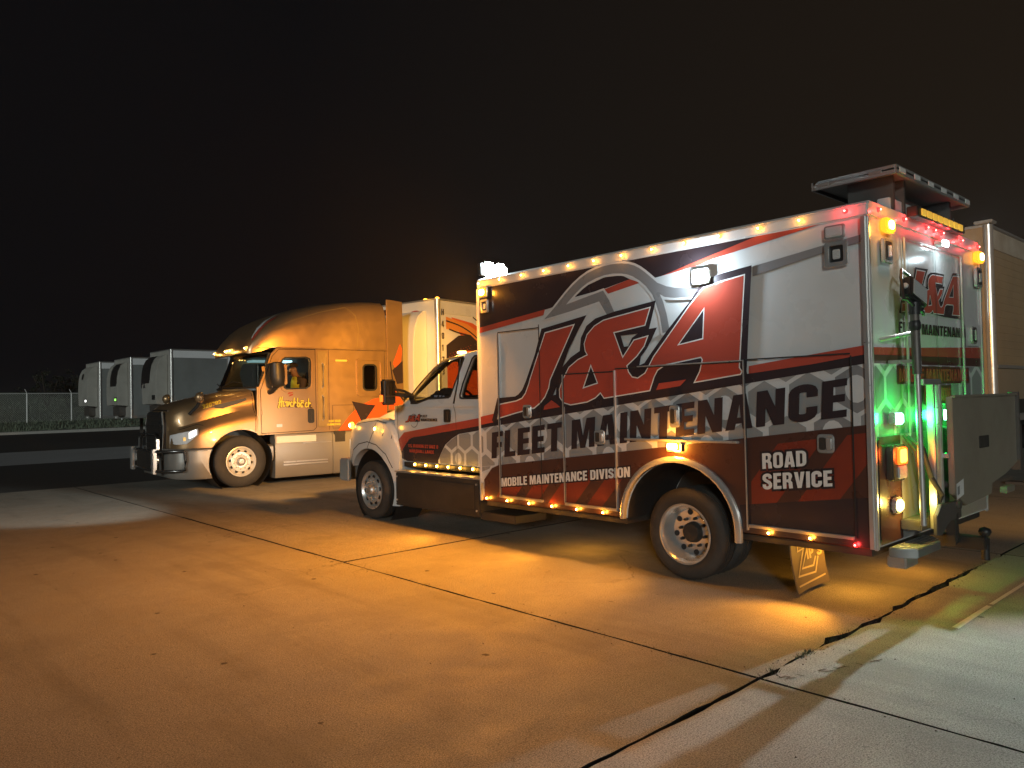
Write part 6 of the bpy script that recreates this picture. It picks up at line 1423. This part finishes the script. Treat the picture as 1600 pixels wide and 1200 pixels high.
for i in range(-14, n_):
    for s in (1, -1):
        pts = []
        for (x, z) in ((xa + i * st_, fz - .05), (xa + i * st_ + s * hgt * .95, fz + hgt - .05)):
            pts.append((x, z))
        (x0, z0), (x1, z1) = pts
        if max(x0, x1) < xa or min(x0, x1) > xb: continue
        def cl(xv): t = (xv - x0) / (x1 - x0); return (xv, z0 + t * (z1 - z0))
        if x0 < xa: x0, z0 = cl(xa)
        if x1 < xa: x1, z1 = cl(xa)
        if x0 > xb: x0, z0 = cl(xb)
        if x1 > xb: x1, z1 = cl(xb)
        w = .006; wm.add([(x0 - w, fy(x0), z0), (x0 + w, fy(x0), z0), (x1 + w, fy(x1), z1), (x1 - w, fy(x1), z1)], [(0, 1, 2, 3)])
kind(wm.build('wire_mesh', GALV, FN, smooth=0, weld=False), 'stuff')
LEAF = mat('dim_leaves', (.045, .05, .03), .8, var=.4, vscale=1.5); BARK = mat('bark', (.05, .04, .03), .9, var=.2)
random.seed(12)
def bush(x, y, z, w, h, label, m=LEAF):
    t = thing('bush', label, 'bush', (x, y, z), 0, 'bushes beyond the fence')
    st = MB()
    for k in range(6):
        a = random.uniform(0, 2 * PI); st.tube([(0, 0, -.1), (w * .2 * math.cos(a), w * .2 * math.sin(a), h * .4), (w * .4 * math.cos(a), w * .4 * math.sin(a), h * .85)], .03, 5)
    st.build('stem', BARK, t)
    lf = MB()
    cl_ = [(random.gauss(0, w * .32), random.gauss(0, w * .25), h * random.uniform(.35, .92), random.uniform(.18, .42)) for _ in range(26)]
    for cx, cy, cz, r in cl_:
        for _ in range(46):
            d = Vector((random.gauss(0, 1), random.gauss(0, 1), random.gauss(0, .8))).normalized() * r * random.uniform(.4, 1.1); c = Vector((cx, cy, cz)) + d
            u = Vector((random.uniform(-1, 1), random.uniform(-1, 1), random.uniform(-1, 1))).normalized(); v = u.orthogonal().normalized(); s = random.uniform(.05, .11)
            lf.add([c - u * s, c + v * s * .5, c + u * s, c - v * s * .5], [(0, 1, 2, 3)])
    kind(lf.build('foliage', m, t, smooth=0, weld=False), 'stuff')
bush(15.2, 77.5, 1.9, 2.6, 3.3, 'broad grey green bush behind the fence post left of the farthest trailer')
bush(19.0, 78.5, 1.9, 3.0, 3.5, 'taller olive bush beyond the fence right next to the farthest trailer')
bush(17.3, 79.5, 1.9, 2.0, 3.0, 'small bush beyond the fence between a broad bush and a taller olive one')
bush(21.4, 79.0, 1.9, 3.0, 4.0, 'dark bush rising over the fence behind the farthest trailer roof')

for o in bpy.data.objects:
    if 'org' in o: del o['org']

# added volume, halos the lamps like lens glare; thin haze
hz = MB().box(-260, 260, -110, 280, -2, 7.5).build('glare_haze', SOIL, smooth=0); hz['kind'] = 'stuff'
hm_ = bpy.data.materials.new('glare_haze'); hm_.use_nodes = True; hn = hm_.node_tree.nodes; hn.clear()
ho = hn.new('ShaderNodeOutputMaterial'); hv = hn.new('ShaderNodeVolumePrincipled'); hm_.node_tree.links.new(hv.outputs[0], ho.inputs['Volume'])
hv.inputs['Color'].default_value = (.9, .92, .95, 1); hv.inputs['Density'].default_value = .0004; hv.inputs['Anisotropy'].default_value = .45
hz.data.materials.clear(); hz.data.materials.append(hm_)
